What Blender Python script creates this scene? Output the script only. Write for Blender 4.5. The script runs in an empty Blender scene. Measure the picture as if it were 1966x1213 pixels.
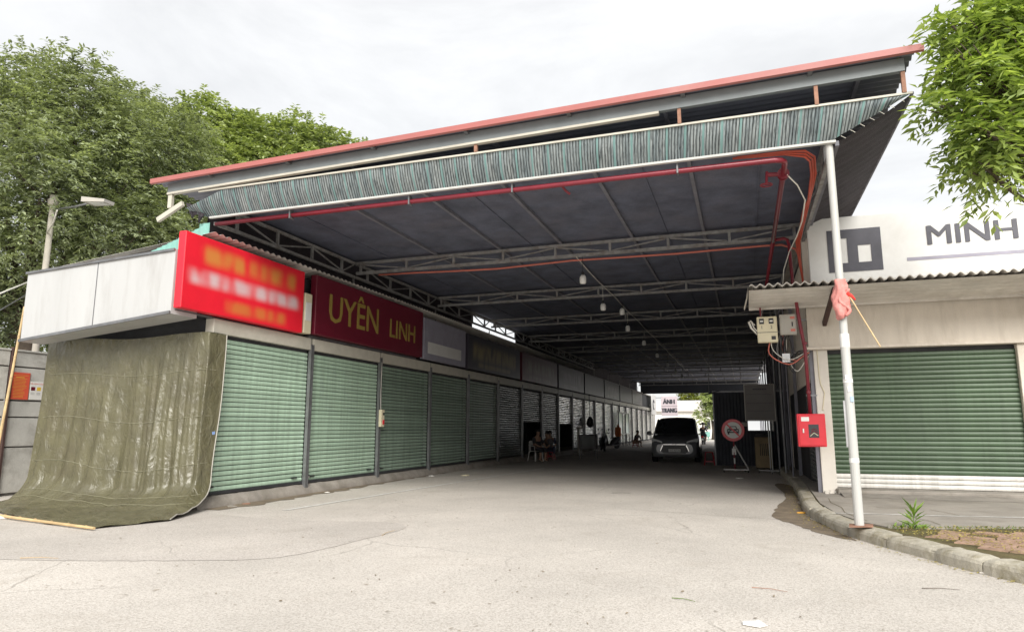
import bpy, math, random
import numpy as np
from mathutils import Vector, Matrix, Euler

R = math.radians
scene = bpy.context.scene
COL = scene.collection
rng = random.Random(7)
nrg = np.random.default_rng(11)

# ------------------------------------------------------------------ camera
cam_data = bpy.data.cameras.new('camera')
cam_data.sensor_fit = 'HORIZONTAL'
cam_data.sensor_width = 36.0
cam_data.lens = 23.80
cam_data.clip_start = 0.05
cam_data.clip_end = 1500.0
cam = bpy.data.objects.new('camera', cam_data)
cam.location = (0.0, 0.0, 1.40)
cam.rotation_euler = (R(90 + 9.35), 0.0, R(18.74))
COL.objects.link(cam)
scene.camera = cam

# ------------------------------------------------------------------ world: bright overcast
SUN_TO = Vector((0.48, -1.05, 0.77)).normalized()
world = bpy.data.worlds.new('World')
scene.world = world
world.use_nodes = True
wt = world.node_tree
wt.nodes.clear()
w_out = wt.nodes.new('ShaderNodeOutputWorld')
w_bg = wt.nodes.new('ShaderNodeBackground')
w_sky = wt.nodes.new('ShaderNodeTexSky')
w_sky.sky_type = 'NISHITA'
w_sky.sun_disc = False
w_sky.sun_elevation = math.asin(SUN_TO.z)
w_sky.sun_rotation = math.atan2(SUN_TO.x, SUN_TO.y)
w_sky.dust_density = 3.0
w_tc = wt.nodes.new('ShaderNodeTexCoord')
w_map = wt.nodes.new('ShaderNodeMapping')
w_map.inputs['Scale'].default_value = (1.0, 1.0, 2.6)
w_n = wt.nodes.new('ShaderNodeTexNoise')
w_n.inputs['Scale'].default_value = 2.1
w_n.inputs['Detail'].default_value = 7.0
w_n.inputs['Roughness'].default_value = 0.6
w_n.inputs['Distortion'].default_value = 0.4
w_r = wt.nodes.new('ShaderNodeValToRGB')
w_r.color_ramp.elements[0].position = 0.34
w_r.color_ramp.elements[0].color = (2.80, 2.81, 2.82, 1)
w_r.color_ramp.elements[1].position = 0.66
w_r.color_ramp.elements[1].color = (3.72, 3.71, 3.68, 1)
w_mix = wt.nodes.new('ShaderNodeMix')
w_mix.data_type = 'RGBA'
w_mix.inputs[0].default_value = 0.93
wt.links.new(w_tc.outputs['Generated'], w_map.inputs['Vector'])
wt.links.new(w_map.outputs['Vector'], w_n.inputs['Vector'])
wt.links.new(w_n.outputs['Fac'], w_r.inputs['Fac'])
wt.links.new(w_sky.outputs['Color'], w_mix.inputs[6])
wt.links.new(w_r.outputs['Color'], w_mix.inputs[7])
wt.links.new(w_mix.outputs[2], w_bg.inputs['Color'])
w_bg.inputs['Strength'].default_value = 0.10
wt.links.new(w_bg.outputs['Background'], w_out.inputs['Surface'])

sun_data = bpy.data.lights.new('sun', 'SUN')
sun_data.energy = 1.5
sun_data.angle = R(34)
sun_data.color = (1.0, 0.965, 0.90)
sun = bpy.data.objects.new('sun', sun_data)
sun.rotation_euler = SUN_TO.to_track_quat('Z', 'Y').to_euler()
sun.location = (10, -20, 40)
COL.objects.link(sun)

scene.view_settings.view_transform = 'Standard'
scene.view_settings.look = 'None'
scene.view_settings.exposure = 1.60
scene.view_settings.gamma = 1.0
scene.view_settings.use_curve_mapping = False
scene.cycles.max_bounces = 7
scene.cycles.diffuse_bounces = 4
scene.cycles.transparent_max_bounces = 8
scene.cycles.use_denoising = True

# ------------------------------------------------------------------ materials
def nd(t, kind, **kw):
    n = t.nodes.new(kind)
    for k, v in kw.items():
        if k in n.inputs:
            n.inputs[k].default_value = v
        else:
            setattr(n, k, v)
    return n

def c4(c):
    return (c[0], c[1], c[2], 1.0)

def mat(name, col, rough=0.6, metal=0.0, var=0.18, scale=3.0, bump=0.0, bscale=60.0,
        spec=0.5, dirt=None, dscale=1.2, damt=0.5, grain=0.0, gscale=200.0, stretch=(1, 1, 1),
        coat=0.0, rvar=0.0, alpha=1.0, trans=0.0):
    m = bpy.data.materials.new(name)
    m.use_nodes = True
    t = m.node_tree
    b = t.nodes['Principled BSDF']
    b.inputs['Roughness'].default_value = rough
    b.inputs['Metallic'].default_value = metal
    b.inputs['Specular IOR Level'].default_value = spec
    if coat:
        b.inputs['Coat Weight'].default_value = coat
        b.inputs['Coat Roughness'].default_value = 0.08
    tc = nd(t, 'ShaderNodeTexCoord')
    mp = nd(t, 'ShaderNodeMapping')
    mp.inputs['Scale'].default_value = stretch
    t.links.new(tc.outputs['Object'], mp.inputs['Vector'])
    n1 = nd(t, 'ShaderNodeTexNoise', Scale=scale, Detail=6.0, Roughness=0.6)
    t.links.new(mp.outputs['Vector'], n1.inputs['Vector'])
    rp = nd(t, 'ShaderNodeValToRGB')
    rp.color_ramp.elements[0].position = 0.3
    rp.color_ramp.elements[1].position = 0.7
    rp.color_ramp.elements[0].color = c4([v * (1 - var) for v in col])
    rp.color_ramp.elements[1].color = c4([min(1, v * (1 + var)) for v in col])
    t.links.new(n1.outputs['Fac'], rp.inputs['Fac'])
    last = rp.outputs['Color']
    if dirt is not None:
        n2 = nd(t, 'ShaderNodeTexNoise', Scale=dscale, Detail=8.0, Roughness=0.68, Distortion=0.3)
        t.links.new(mp.outputs['Vector'], n2.inputs['Vector'])
        r2 = nd(t, 'ShaderNodeValToRGB')
        r2.color_ramp.elements[0].position = 0.48
        r2.color_ramp.elements[1].position = 0.72
        r2.color_ramp.elements[0].color = (0, 0, 0, 1)
        r2.color_ramp.elements[1].color = (damt, damt, damt, 1)
        t.links.new(n2.outputs['Fac'], r2.inputs['Fac'])
        mx = nd(t, 'ShaderNodeMix', data_type='RGBA')
        t.links.new(r2.outputs['Color'], mx.inputs[0])
        t.links.new(last, mx.inputs[6])
        mx.inputs[7].default_value = c4(dirt)
        last = mx.outputs[2]
    if grain > 0:
        n3 = nd(t, 'ShaderNodeTexNoise', Scale=gscale, Detail=3.0, Roughness=0.7)
        t.links.new(tc.outputs['Object'], n3.inputs['Vector'])
        r3 = nd(t, 'ShaderNodeValToRGB')
        r3.color_ramp.elements[0].position = 0.33
        r3.color_ramp.elements[1].position = 0.62
        g0 = 1 - grain
        r3.color_ramp.elements[0].color = (g0, g0, g0, 1)
        r3.color_ramp.elements[1].color = (1, 1, 1, 1)
        t.links.new(n3.outputs['Fac'], r3.inputs['Fac'])
        mg = nd(t, 'ShaderNodeMix', data_type='RGBA', blend_type='MULTIPLY')
        mg.inputs[0].default_value = 1.0
        t.links.new(last, mg.inputs[6])
        t.links.new(r3.outputs['Color'], mg.inputs[7])
        last = mg.outputs[2]
    t.links.new(last, b.inputs['Base Color'])
    if rvar:
        mr = nd(t, 'ShaderNodeMapRange')
        mr.inputs['To Min'].default_value = max(0.03, rough - rvar)
        mr.inputs['To Max'].default_value = min(1.0, rough + rvar)
        t.links.new(n1.outputs['Fac'], mr.inputs['Value'])
        t.links.new(mr.outputs['Result'], b.inputs['Roughness'])
    if bump > 0:
        nb = nd(t, 'ShaderNodeTexNoise', Scale=bscale, Detail=4.0, Roughness=0.6)
        t.links.new(mp.outputs['Vector'], nb.inputs['Vector'])
        bp = nd(t, 'ShaderNodeBump')
        bp.inputs['Strength'].default_value = bump
        bp.inputs['Distance'].default_value = 0.02
        t.links.new(nb.outputs['Fac'], bp.inputs['Height'])
        t.links.new(bp.outputs['Normal'], b.inputs['Normal'])
    if trans:
        b.inputs['Transmission Weight'].default_value = trans
    return m

def leaf_mat(name, dark, light, rough=0.5, transl=0.35):
    m = bpy.data.materials.new(name)
    m.use_nodes = True
    t = m.node_tree
    b = t.nodes['Principled BSDF']
    out = t.nodes['Material Output']
    ge = nd(t, 'ShaderNodeNewGeometry')
    tc = nd(t, 'ShaderNodeTexCoord')
    n1 = nd(t, 'ShaderNodeTexNoise', Scale=0.55, Detail=4.0)
    t.links.new(tc.outputs['Object'], n1.inputs['Vector'])
    ad = nd(t, 'ShaderNodeMath', operation='MULTIPLY_ADD')
    ad.inputs[1].default_value = 0.55
    t.links.new(ge.outputs['Random Per Island'], ad.inputs[0])
    m2 = nd(t, 'ShaderNodeMath', operation='MULTIPLY_ADD')
    m2.inputs[1].default_value = 1.1
    m2.inputs[2].default_value = -0.32
    t.links.new(n1.outputs['Fac'], m2.inputs[0])
    t.links.new(m2.outputs[0], ad.inputs[2])
    rp = nd(t, 'ShaderNodeValToRGB')
    rp.color_ramp.elements[0].position = 0.1
    rp.color_ramp.elements[1].position = 0.95
    rp.color_ramp.elements[0].color = c4(dark)
    rp.color_ramp.elements[1].color = c4(light)
    t.links.new(ad.outputs[0], rp.inputs['Fac'])
    t.links.new(rp.outputs['Color'], b.inputs['Base Color'])
    b.inputs['Roughness'].default_value = rough
    b.inputs['Specular IOR Level'].default_value = 0.5
    tr = nd(t, 'ShaderNodeBsdfTranslucent')
    mxc = nd(t, 'ShaderNodeMix', data_type='RGBA', blend_type='MULTIPLY')
    mxc.inputs[0].default_value = 1.0
    t.links.new(rp.outputs['Color'], mxc.inputs[6])
    mxc.inputs[7].default_value = (1.25, 1.3, 0.5, 1)
    t.links.new(mxc.outputs[2], tr.inputs['Color'])
    ms = nd(t, 'ShaderNodeMixShader')
    ms.inputs[0].default_value = transl
    t.links.new(b.outputs['BSDF'], ms.inputs[1])
    t.links.new(tr.outputs['BSDF'], ms.inputs[2])
    t.links.new(ms.outputs['Shader'], out.inputs['Surface'])
    return m

def road_mat(name, col, seed=0.0):
    """Worn pale concrete road: aggregate speckle, broad tone, stains, hairline cracks."""
    m = bpy.data.materials.new(name)
    m.use_nodes = True
    t = m.node_tree
    b = t.nodes['Principled BSDF']
    b.inputs['Roughness'].default_value = 0.85
    b.inputs['Specular IOR Level'].default_value = 0.25
    tc = nd(t, 'ShaderNodeTexCoord')
    mp = nd(t, 'ShaderNodeMapping')
    mp.inputs['Location'].default_value = (seed, seed * 1.7, 0)
    t.links.new(tc.outputs['Object'], mp.inputs['Vector'])
    v = mp.outputs['Vector']
    nbig = nd(t, 'ShaderNodeTexNoise', Scale=0.35, Detail=7.0, Roughness=0.62)
    t.links.new(v, nbig.inputs['Vector'])
    r1 = nd(t, 'ShaderNodeValToRGB')
    r1.color_ramp.elements[0].position = 0.3
    r1.color_ramp.elements[1].position = 0.7
    r1.color_ramp.elements[0].color = c4([x * 0.80 for x in col])
    r1.color_ramp.elements[1].color = c4([min(1, x * 1.08) for x in col])
    t.links.new(nbig.outputs['Fac'], r1.inputs['Fac'])
    vo = nd(t, 'ShaderNodeTexVoronoi', Scale=85.0)
    t.links.new(v, vo.inputs['Vector'])
    rv = nd(t, 'ShaderNodeValToRGB')
    rv.color_ramp.elements[0].position = 0.0
    rv.color_ramp.elements[1].position = 0.55
    rv.color_ramp.elements[0].color = (0.74, 0.725, 0.71, 1)
    rv.color_ramp.elements[1].color = (1.06, 1.06, 1.06, 1)
    sep = nd(t, 'ShaderNodeSeparateColor')
    t.links.new(vo.outputs['Color'], sep.inputs['Color'])
    t.links.new(sep.outputs['Red'], rv.inputs['Fac'])
    nf = nd(t, 'ShaderNodeTexNoise', Scale=38.0, Detail=5.0, Roughness=0.75)
    t.links.new(v, nf.inputs['Vector'])
    rf = nd(t, 'ShaderNodeValToRGB')
    rf.color_ramp.elements[0].position = 0.36
    rf.color_ramp.elements[1].position = 0.6
    rf.color_ramp.elements[0].color = (0.87, 0.855, 0.835, 1)
    rf.color_ramp.elements[1].color = (1.03, 1.03, 1.03, 1)
    t.links.new(nf.outputs['Fac'], rf.inputs['Fac'])
    ml = nd(t, 'ShaderNodeMix', data_type='RGBA', blend_type='MULTIPLY')
    ml.inputs[0].default_value = 1.0
    t.links.new(r1.outputs['Color'], ml.inputs[6])
    t.links.new(rv.outputs['Color'], ml.inputs[7])
    ml2 = nd(t, 'ShaderNodeMix', data_type='RGBA', blend_type='MULTIPLY')
    ml2.inputs[0].default_value = 1.0
    t.links.new(ml.outputs[2], ml2.inputs[6])
    t.links.new(rf.outputs['Color'], ml2.inputs[7])
    # stains
    ns = nd(t, 'ShaderNodeTexNoise', Scale=0.9, Detail=9.0, Roughness=0.72, Distortion=0.8)
    t.links.new(v, ns.inputs['Vector'])
    rs = nd(t, 'ShaderNodeValToRGB')
    rs.color_ramp.elements[0].position = 0.55
    rs.color_ramp.elements[1].position = 0.76
    rs.color_ramp.elements[0].color = (0, 0, 0, 1)
    rs.color_ramp.elements[1].color = (0.45, 0.45, 0.45, 1)
    t.links.new(ns.outputs['Fac'], rs.inputs['Fac'])
    ms = nd(t, 'ShaderNodeMix', data_type='RGBA')
    t.links.new(rs.outputs['Color'], ms.inputs[0])
    t.links.new(ml2.outputs[2], ms.inputs[6])
    ms.inputs[7].default_value = c4([x * 0.6 for x in (col[0], col[1] * .94, col[2] * .84)])
    # hairline cracks, here and there
    nw = nd(t, 'ShaderNodeTexNoise', Scale=1.7, Detail=5.0)
    t.links.new(v, nw.inputs['Vector'])
    vm = nd(t, 'ShaderNodeMix', data_type='VECTOR')
    vm.inputs[0].default_value = 0.22
    t.links.new(v, vm.inputs[4]); t.links.new(nw.outputs['Color'], vm.inputs[5])
    vc = nd(t, 'ShaderNodeTexVoronoi', Scale=0.42, feature='DISTANCE_TO_EDGE')
    t.links.new(vm.outputs[1], vc.inputs['Vector'])
    lt = nd(t, 'ShaderNodeMapRange')
    lt.inputs['From Min'].default_value = 0.0015
    lt.inputs['From Max'].default_value = 0.0045
    lt.inputs['To Min'].default_value = 0.36
    lt.inputs['To Max'].default_value = 0.0
    t.links.new(vc.outputs['Distance'], lt.inputs['Value'])
    mk = nd(t, 'ShaderNodeMapRange')
    mk.inputs['From Min'].default_value = 0.48
    mk.inputs['From Max'].default_value = 0.60
    t.links.new(nbig.outputs['Fac'], mk.inputs['Value'])
    cm = nd(t, 'ShaderNodeMath', operation='MULTIPLY')
    t.links.new(lt.outputs['Result'], cm.inputs[0]); t.links.new(mk.outputs['Result'], cm.inputs[1])
    mc = nd(t, 'ShaderNodeMix', data_type='RGBA')
    t.links.new(cm.outputs[0], mc.inputs[0])
    t.links.new(ms.outputs[2], mc.inputs[6])
    mc.inputs[7].default_value = (0.10, 0.085, 0.07, 1)
    t.links.new(mc.outputs[2], b.inputs['Base Color'])
    bp = nd(t, 'ShaderNodeBump')
    bp.inputs['Strength'].default_value = 0.35
    bp.inputs['Distance'].default_value = 0.006
    t.links.new(vo.outputs['Distance'], bp.inputs['Height'])
    bp2 = nd(t, 'ShaderNodeBump')
    bp2.inputs['Strength'].default_value = 0.25
    bp2.inputs['Distance'].default_value = 0.01
    t.links.new(nf.outputs['Fac'], bp2.inputs['Height'])
    t.links.new(bp.outputs['Normal'], bp2.inputs['Normal'])
    t.links.new(bp2.outputs['Normal'], b.inputs['Normal'])
    return m

def net_mat(name, stripe=True):
    """Woven shade net: fine dark and pale threads running down the band, teal selvedge stripes along X."""
    m = bpy.data.materials.new(name)
    m.use_nodes = True
    t = m.node_tree
    b = t.nodes['Principled BSDF']
    b.inputs['Roughness'].default_value = 0.7
    uv = nd(t, 'ShaderNodeUVMap')
    mp = nd(t, 'ShaderNodeMapping')
    mp.inputs['Scale'].default_value = (75.0, 5.0, 1.0)
    t.links.new(uv.outputs['UV'], mp.inputs['Vector'])
    n = nd(t, 'ShaderNodeTexNoise', Scale=1.0, Detail=3.0, Roughness=0.75)
    t.links.new(mp.outputs['Vector'], n.inputs['Vector'])
    r = nd(t, 'ShaderNodeValToRGB')
    r.color_ramp.elements[0].position = 0.30
    r.color_ramp.elements[1].position = 0.55
    r.color_ramp.elements[0].color = (0.020, 0.032, 0.042, 1)
    r.color_ramp.elements[1].color = (0.58, 0.645, 0.65, 1)
    t.links.new(n.outputs['Fac'], r.inputs['Fac'])
    # folds: slow tone change along the band
    mp2 = nd(t, 'ShaderNodeMapping')
    mp2.inputs['Scale'].default_value = (7.0, 0.6, 1.0)
    t.links.new(uv.outputs['UV'], mp2.inputs['Vector'])
    n2 = nd(t, 'ShaderNodeTexNoise', Scale=1.0, Detail=4.0, Roughness=0.6)
    t.links.new(mp2.outputs['Vector'], n2.inputs['Vector'])
    r2 = nd(t, 'ShaderNodeValToRGB')
    r2.color_ramp.elements[0].position = 0.35
    r2.color_ramp.elements[1].position = 0.62
    r2.color_ramp.elements[0].color = (0.62, 0.68, 0.72, 1)
    r2.color_ramp.elements[1].color = (1, 1, 1, 1)
    t.links.new(n2.outputs['Fac'], r2.inputs['Fac'])
    ml = nd(t, 'ShaderNodeMix', data_type='RGBA', blend_type='MULTIPLY')
    ml.inputs[0].default_value = 1.0
    t.links.new(r.outputs['Color'], ml.inputs[6])
    t.links.new(r2.outputs['Color'], ml.inputs[7])
    # regular thread ribs, 4.5 cm apart
    sx0 = nd(t, 'ShaderNodeSeparateXYZ')
    t.links.new(uv.outputs['UV'], sx0.inputs['Vector'])
    rb_ = nd(t, 'ShaderNodeMath', operation='MULTIPLY')
    rb_.inputs[1].default_value = 2 * math.pi / 0.045
    t.links.new(sx0.outputs['X'], rb_.inputs[0])
    sn = nd(t, 'ShaderNodeMath', operation='SINE')
    t.links.new(rb_.outputs[0], sn.inputs[0])
    mr0 = nd(t, 'ShaderNodeMapRange')
    mr0.inputs['From Min'].default_value = -1.0
    mr0.inputs['From Max'].default_value = 0.2
    mr0.inputs['To Min'].default_value = 0.22
    mr0.inputs['To Max'].default_value = 1.0
    t.links.new(sn.outputs[0], mr0.inputs['Value'])
    ml0 = nd(t, 'ShaderNodeMix', data_type='RGBA', blend_type='MULTIPLY')
    ml0.inputs[0].default_value = 1.0
    t.links.new(ml.outputs[2], ml0.inputs[6])
    t.links.new(mr0.outputs['Result'], ml0.inputs[7])
    ml = ml0
    # teal stripes every 0.26 m
    sx = nd(t, 'ShaderNodeSeparateXYZ')
    t.links.new(uv.outputs['UV'], sx.inputs['Vector'])
    wob = nd(t, 'ShaderNodeMath', operation='MULTIPLY_ADD')
    wob.inputs[1].default_value = 0.05
    t.links.new(n2.outputs['Fac'], wob.inputs[0])
    t.links.new(sx.outputs['X'], wob.inputs[2])
    dv = nd(t, 'ShaderNodeMath', operation='DIVIDE')
    dv.inputs[1].default_value = 0.26
    t.links.new(wob.outputs[0], dv.inputs[0])
    fr = nd(t, 'ShaderNodeMath', operation='FRACT')
    t.links.new(dv.outputs[0], fr.inputs[0])
    lt = nd(t, 'ShaderNodeMath', operation='LESS_THAN')
    lt.inputs[1].default_value = 0.12
    t.links.new(fr.outputs[0], lt.inputs[0])
    mu = nd(t, 'ShaderNodeMath', operation='MULTIPLY')
    mu.inputs[1].default_value = 0.78 if stripe else 0.0
    t.links.new(lt.outputs[0], mu.inputs[0])
    mx = nd(t, 'ShaderNodeMix', data_type='RGBA')
    t.links.new(mu.outputs[0], mx.inputs[0])
    t.links.new(ml.outputs[2], mx.inputs[6])
    mx.inputs[7].default_value = (0.30, 0.55, 0.53, 1)
    t.links.new(mx.outputs[2], b.inputs['Base Color'])
    bp = nd(t, 'ShaderNodeBump')
    bp.inputs['Strength'].default_value = 0.4
    bp.inputs['Distance'].default_value = 0.006
    t.links.new(n.outputs['Fac'], bp.inputs['Height'])
    t.links.new(bp.outputs['Normal'], b.inputs['Normal'])
    tr = nd(t, 'ShaderNodeBsdfTranslucent')
    t.links.new(mx.outputs[2], tr.inputs['Color'])
    ms = nd(t, 'ShaderNodeMixShader')
    ms.inputs[0].default_value = 0.45
    t.links.new(b.outputs['BSDF'], ms.inputs[1])
    t.links.new(tr.outputs['BSDF'], ms.inputs[2])
    t.links.new(ms.outputs['Shader'], t.nodes['Material Output'].inputs['Surface'])
    return m

def tarp_mat():
    m = mat('olive_tarpaulin', (0.118, 0.110, 0.062), rough=0.25, var=0.22, scale=2.2, spec=0.8,
            dirt=(0.10, 0.085, 0.055), dscale=1.6, damt=0.5, rvar=0.08)
    t = m.node_tree
    b = t.nodes['Principled BSDF']
    tc = nd(t, 'ShaderNodeTexCoord')
    mp = nd(t, 'ShaderNodeMapping')
    mp.inputs['Scale'].default_value = (1.0, 1.0, 0.55)
    t.links.new(tc.outputs['Object'], mp.inputs['Vector'])
    a = nd(t, 'ShaderNodeTexNoise', Scale=7.0, Detail=6.0, Roughness=0.6, Distortion=0.7)
    t.links.new(mp.outputs['Vector'], a.inputs['Vector'])
    v = nd(t, 'ShaderNodeTexVoronoi', Scale=9.0, feature='DISTANCE_TO_EDGE')
    t.links.new(mp.outputs['Vector'], v.inputs['Vector'])
    b1 = nd(t, 'ShaderNodeBump')
    b1.inputs['Strength'].default_value = 0.8
    b1.inputs['Distance'].default_value = 0.05
    t.links.new(a.outputs['Fac'], b1.inputs['Height'])
    b2 = nd(t, 'ShaderNodeBump')
    b2.inputs['Strength'].default_value = 0.22
    b2.inputs['Distance'].default_value = 0.02
    t.links.new(v.outputs['Distance'], b2.inputs['Height'])
    t.links.new(b1.outputs['Normal'], b2.inputs['Normal'])
    t.links.new(b2.outputs['Normal'], b.inputs['Normal'])
    return m

def shutter_mat(name, col, rough=0.3, wob=0.25):
    """Enamelled roller slat: glossy paint, slow ripples along the length, dust."""
    m = mat(name, col, rough=rough, var=0.10, scale=1.5, spec=0.6, dirt=[c * 0.7 + 0.03 for c in col],
            dscale=2.4, damt=0.65, stretch=(1, 0.35, 1), rvar=0.10)
    t = m.node_tree
    b = t.nodes['Principled BSDF']
    ge = nd(t, 'ShaderNodeNewGeometry')
    mp = nd(t, 'ShaderNodeMapping')
    mp.inputs['Scale'].default_value = (1.2, 0.8, 9.0)
    t.links.new(ge.outputs['Position'], mp.inputs['Vector'])
    n = nd(t, 'ShaderNodeTexNoise', Scale=1.3, Detail=3.0)
    t.links.new(mp.outputs['Vector'], n.inputs['Vector'])
    bp = nd(t, 'ShaderNodeBump')
    bp.inputs['Strength'].default_value = wob
    bp.inputs['Distance'].default_value = 0.05
    t.links.new(n.outputs['Fac'], bp.inputs['Height'])
    t.links.new(bp.outputs['Normal'], b.inputs['Normal'])
    src = b.inputs['Base Color'].links[0].from_socket
    oi = nd(t, 'ShaderNodeObjectInfo')
    mr = nd(t, 'ShaderNodeMapRange')
    mr.inputs['To Min'].default_value = 0.86
    mr.inputs['To Max'].default_value = 1.06
    t.links.new(oi.outputs['Random'], mr.inputs['Value'])
    # rain streaks running down the curtain
    mp2 = nd(t, 'ShaderNodeMapping')
    mp2.inputs['Scale'].default_value = (9.0, 9.0, 0.5)
    t.links.new(ge.outputs['Position'], mp2.inputs['Vector'])
    n2 = nd(t, 'ShaderNodeTexNoise', Scale=1.0, Detail=5.0, Roughness=0.7)
    t.links.new(mp2.outputs['Vector'], n2.inputs['Vector'])
    mr2 = nd(t, 'ShaderNodeMapRange')
    mr2.inputs['From Min'].default_value = 0.35
    mr2.inputs['From Max'].default_value = 0.6
    mr2.inputs['To Min'].default_value = 0.80
    mr2.inputs['To Max'].default_value = 1.0
    t.links.new(n2.outputs['Fac'], mr2.inputs['Value'])
    mm = nd(t, 'ShaderNodeMath', operation='MULTIPLY')
    t.links.new(mr.outputs['Result'], mm.inputs[0])
    t.links.new(mr2.outputs['Result'], mm.inputs[1])
    ml = nd(t, 'ShaderNodeMix', data_type='RGBA', blend_type='MULTIPLY')
    ml.inputs[0].default_value = 1.0
    t.links.new(src, ml.inputs[6])
    t.links.new(mm.outputs[0], ml.inputs[7])
    t.links.new(ml.outputs[2], b.inputs['Base Color'])
    return m

def print_mat(name, base, bands, rough=0.4):
    """printed vinyl: base colour with soft uneven bands of ink; bands = (z, half height, y0, y1, colour, strength)"""
    m = mat(name, base, rough, var=0.08, scale=1.5)
    t = m.node_tree
    b = t.nodes['Principled BSDF']
    last = b.inputs['Base Color'].links[0].from_socket
    ge = nd(t, 'ShaderNodeNewGeometry')
    sx = nd(t, 'ShaderNodeSeparateXYZ')
    t.links.new(ge.outputs['Position'], sx.inputs['Vector'])
    mp = nd(t, 'ShaderNodeMapping')
    mp.inputs['Scale'].default_value = (1, 3.2, 1.2)
    t.links.new(ge.outputs['Position'], mp.inputs['Vector'])
    n = nd(t, 'ShaderNodeTexNoise', Scale=1.1, Detail=0.5)
    t.links.new(mp.outputs['Vector'], n.inputs['Vector'])
    def mth(op, a, b_):
        k = nd(t, 'ShaderNodeMath', operation=op)
        for i_, v_ in enumerate((a, b_)):
            if isinstance(v_, (int, float)): k.inputs[i_].default_value = v_
            elif v_ is not None: t.links.new(v_, k.inputs[i_])
        return k.outputs[0]
    def smooth(val, lo, hi):
        r_ = nd(t, 'ShaderNodeMapRange', interpolation_type='SMOOTHSTEP')
        r_.inputs['From Min'].default_value = lo; r_.inputs['From Max'].default_value = hi
        t.links.new(val, r_.inputs['Value'])
        return r_.outputs['Result']
    for z, hh, y0, y1, colr, stg in bands:
        dz = mth('ABSOLUTE', mth('SUBTRACT', sx.outputs['Z'], z), None)
        mz = smooth(dz, hh * 1.5, hh * .25)
        my = mth('MULTIPLY', smooth(sx.outputs['Y'], y0 - .12, y0 + .14), smooth(sx.outputs['Y'], y1 + .12, y1 - .14))
        ns = smooth(n.outputs['Fac'], .18, .62)
        f = mth('MULTIPLY', mth('MULTIPLY', mth('MULTIPLY', mz, my), ns), stg)
        mx = nd(t, 'ShaderNodeMix', data_type='RGBA')
        t.links.new(f, mx.inputs[0]); t.links.new(last, mx.inputs[6]); mx.inputs[7].default_value = c4(colr)
        last = mx.outputs[2]
    t.links.new(last, b.inputs['Base Color'])
    return m

M = {}
M['road'] = road_mat('pale_road', (0.61, 0.575, 0.53))
M['patch'] = road_mat('asphalt_patch', (0.575, 0.54, 0.50), 13.0)
M['paint_line'] = mat('worn_white_paint', (0.66, 0.65, 0.62), 0.8, var=0.2, scale=9, dirt=(0.42, 0.40, 0.36), dscale=5, damt=0.9)
M['concrete'] = mat('grey_concrete', (0.34, 0.31, 0.275), 0.9, var=0.2, scale=3, bump=0.4, bscale=30, dirt=(0.17, 0.15, 0.12), dscale=1.4, damt=0.7, grain=0.25)
M['slab'] = mat('pavement_concrete', (0.36, 0.33, 0.29), 0.9, var=0.15, scale=2, bump=0.3, bscale=40, dirt=(0.20, 0.175, 0.14), dscale=0.9, damt=0.7, grain=0.2)
M['kerb'] = mat('mossy_kerb_stone', (0.50, 0.465, 0.385), 0.92, var=0.2, scale=4, bump=0.6, bscale=22, dirt=(0.20, 0.165, 0.075), dscale=2.8, damt=0.95, grain=0.3)
M['paver'] = mat('red_brick_paver', (0.43, 0.285, 0.21), 0.9, var=0.25, scale=5, bump=0.4, bscale=30, dirt=(0.22, 0.18, 0.08), dscale=2.6, damt=0.95, grain=0.25)
M['soil'] = mat('mossy_soil', (0.12, 0.095, 0.04), 0.95, var=0.35, scale=6, bump=0.8, bscale=30, dirt=(0.10, 0.12, 0.03), dscale=3, damt=0.8)
M['stain'] = mat('gutter_mud', (0.22, 0.175, 0.125), 0.9, var=0.3, scale=4, bump=0.3, bscale=20, grain=0.3)
M['plaster'] = mat('beige_plaster', (0.76, 0.695, 0.61), 0.92, var=0.07, scale=2.0, bump=0.25, bscale=60, dirt=(0.50, 0.44, 0.37), dscale=1.3, damt=0.6, grain=0.12, gscale=120, stretch=(2.2, 2.2, 0.45))
M['pillar'] = mat('cream_plaster', (0.70, 0.66, 0.60), 0.9, var=0.06, scale=2.0, bump=0.2, bscale=60, dirt=(0.5, 0.46, 0.4), dscale=1.0, damt=0.4)
M['green_l'] = shutter_mat('pale_green_enamel', (0.44, 0.60, 0.465), 0.30, 0.35)
M['green_m'] = shutter_mat('shaded_grey_green_enamel', (0.27, 0.365, 0.29), 0.26, 0.40)  # grey-green paint, deepened with the shade of the inner bays painted in
M['green_r'] = shutter_mat('green_enamel', (0.078, 0.128, 0.072), 0.45, 0.12)
M['grey_sh'] = shutter_mat('dark_grey_enamel', (0.16, 0.19, 0.18), 0.25, 0.35)
M['alu_sh'] = shutter_mat('bare_aluminium', (0.80, 0.80, 0.80), 0.16, 0.5)
M['alu_sh'].node_tree.nodes['Principled BSDF'].inputs['Metallic'].default_value = 0.85
M['white_sh'] = shutter_mat('white_enamel', (0.72, 0.70, 0.66), 0.45, 0.1)
M['steel_post'] = mat('galvanised_post', (0.22, 0.225, 0.235), 0.45, metal=0.6, var=0.2, scale=5, dirt=(0.12, 0.10, 0.09), damt=0.5)
M['truss'] = mat('grey_painted_steel', (0.26, 0.26, 0.26), 0.6, metal=0.0, var=0.25, scale=8, dirt=(0.13, 0.09, 0.07), dscale=5, damt=0.7)
M['ceiling'] = mat('dark_ceiling_sheet', (0.120, 0.132, 0.185), 0.8, var=0.3, scale=2.0, bump=0.15, bscale=14, grain=0.3, gscale=60, dirt=(0.155, 0.150, 0.185), dscale=0.9, damt=0.7)
M['purlin'] = mat('dull_purlin', (0.17, 0.17, 0.20), 0.6, var=0.2)
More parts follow.
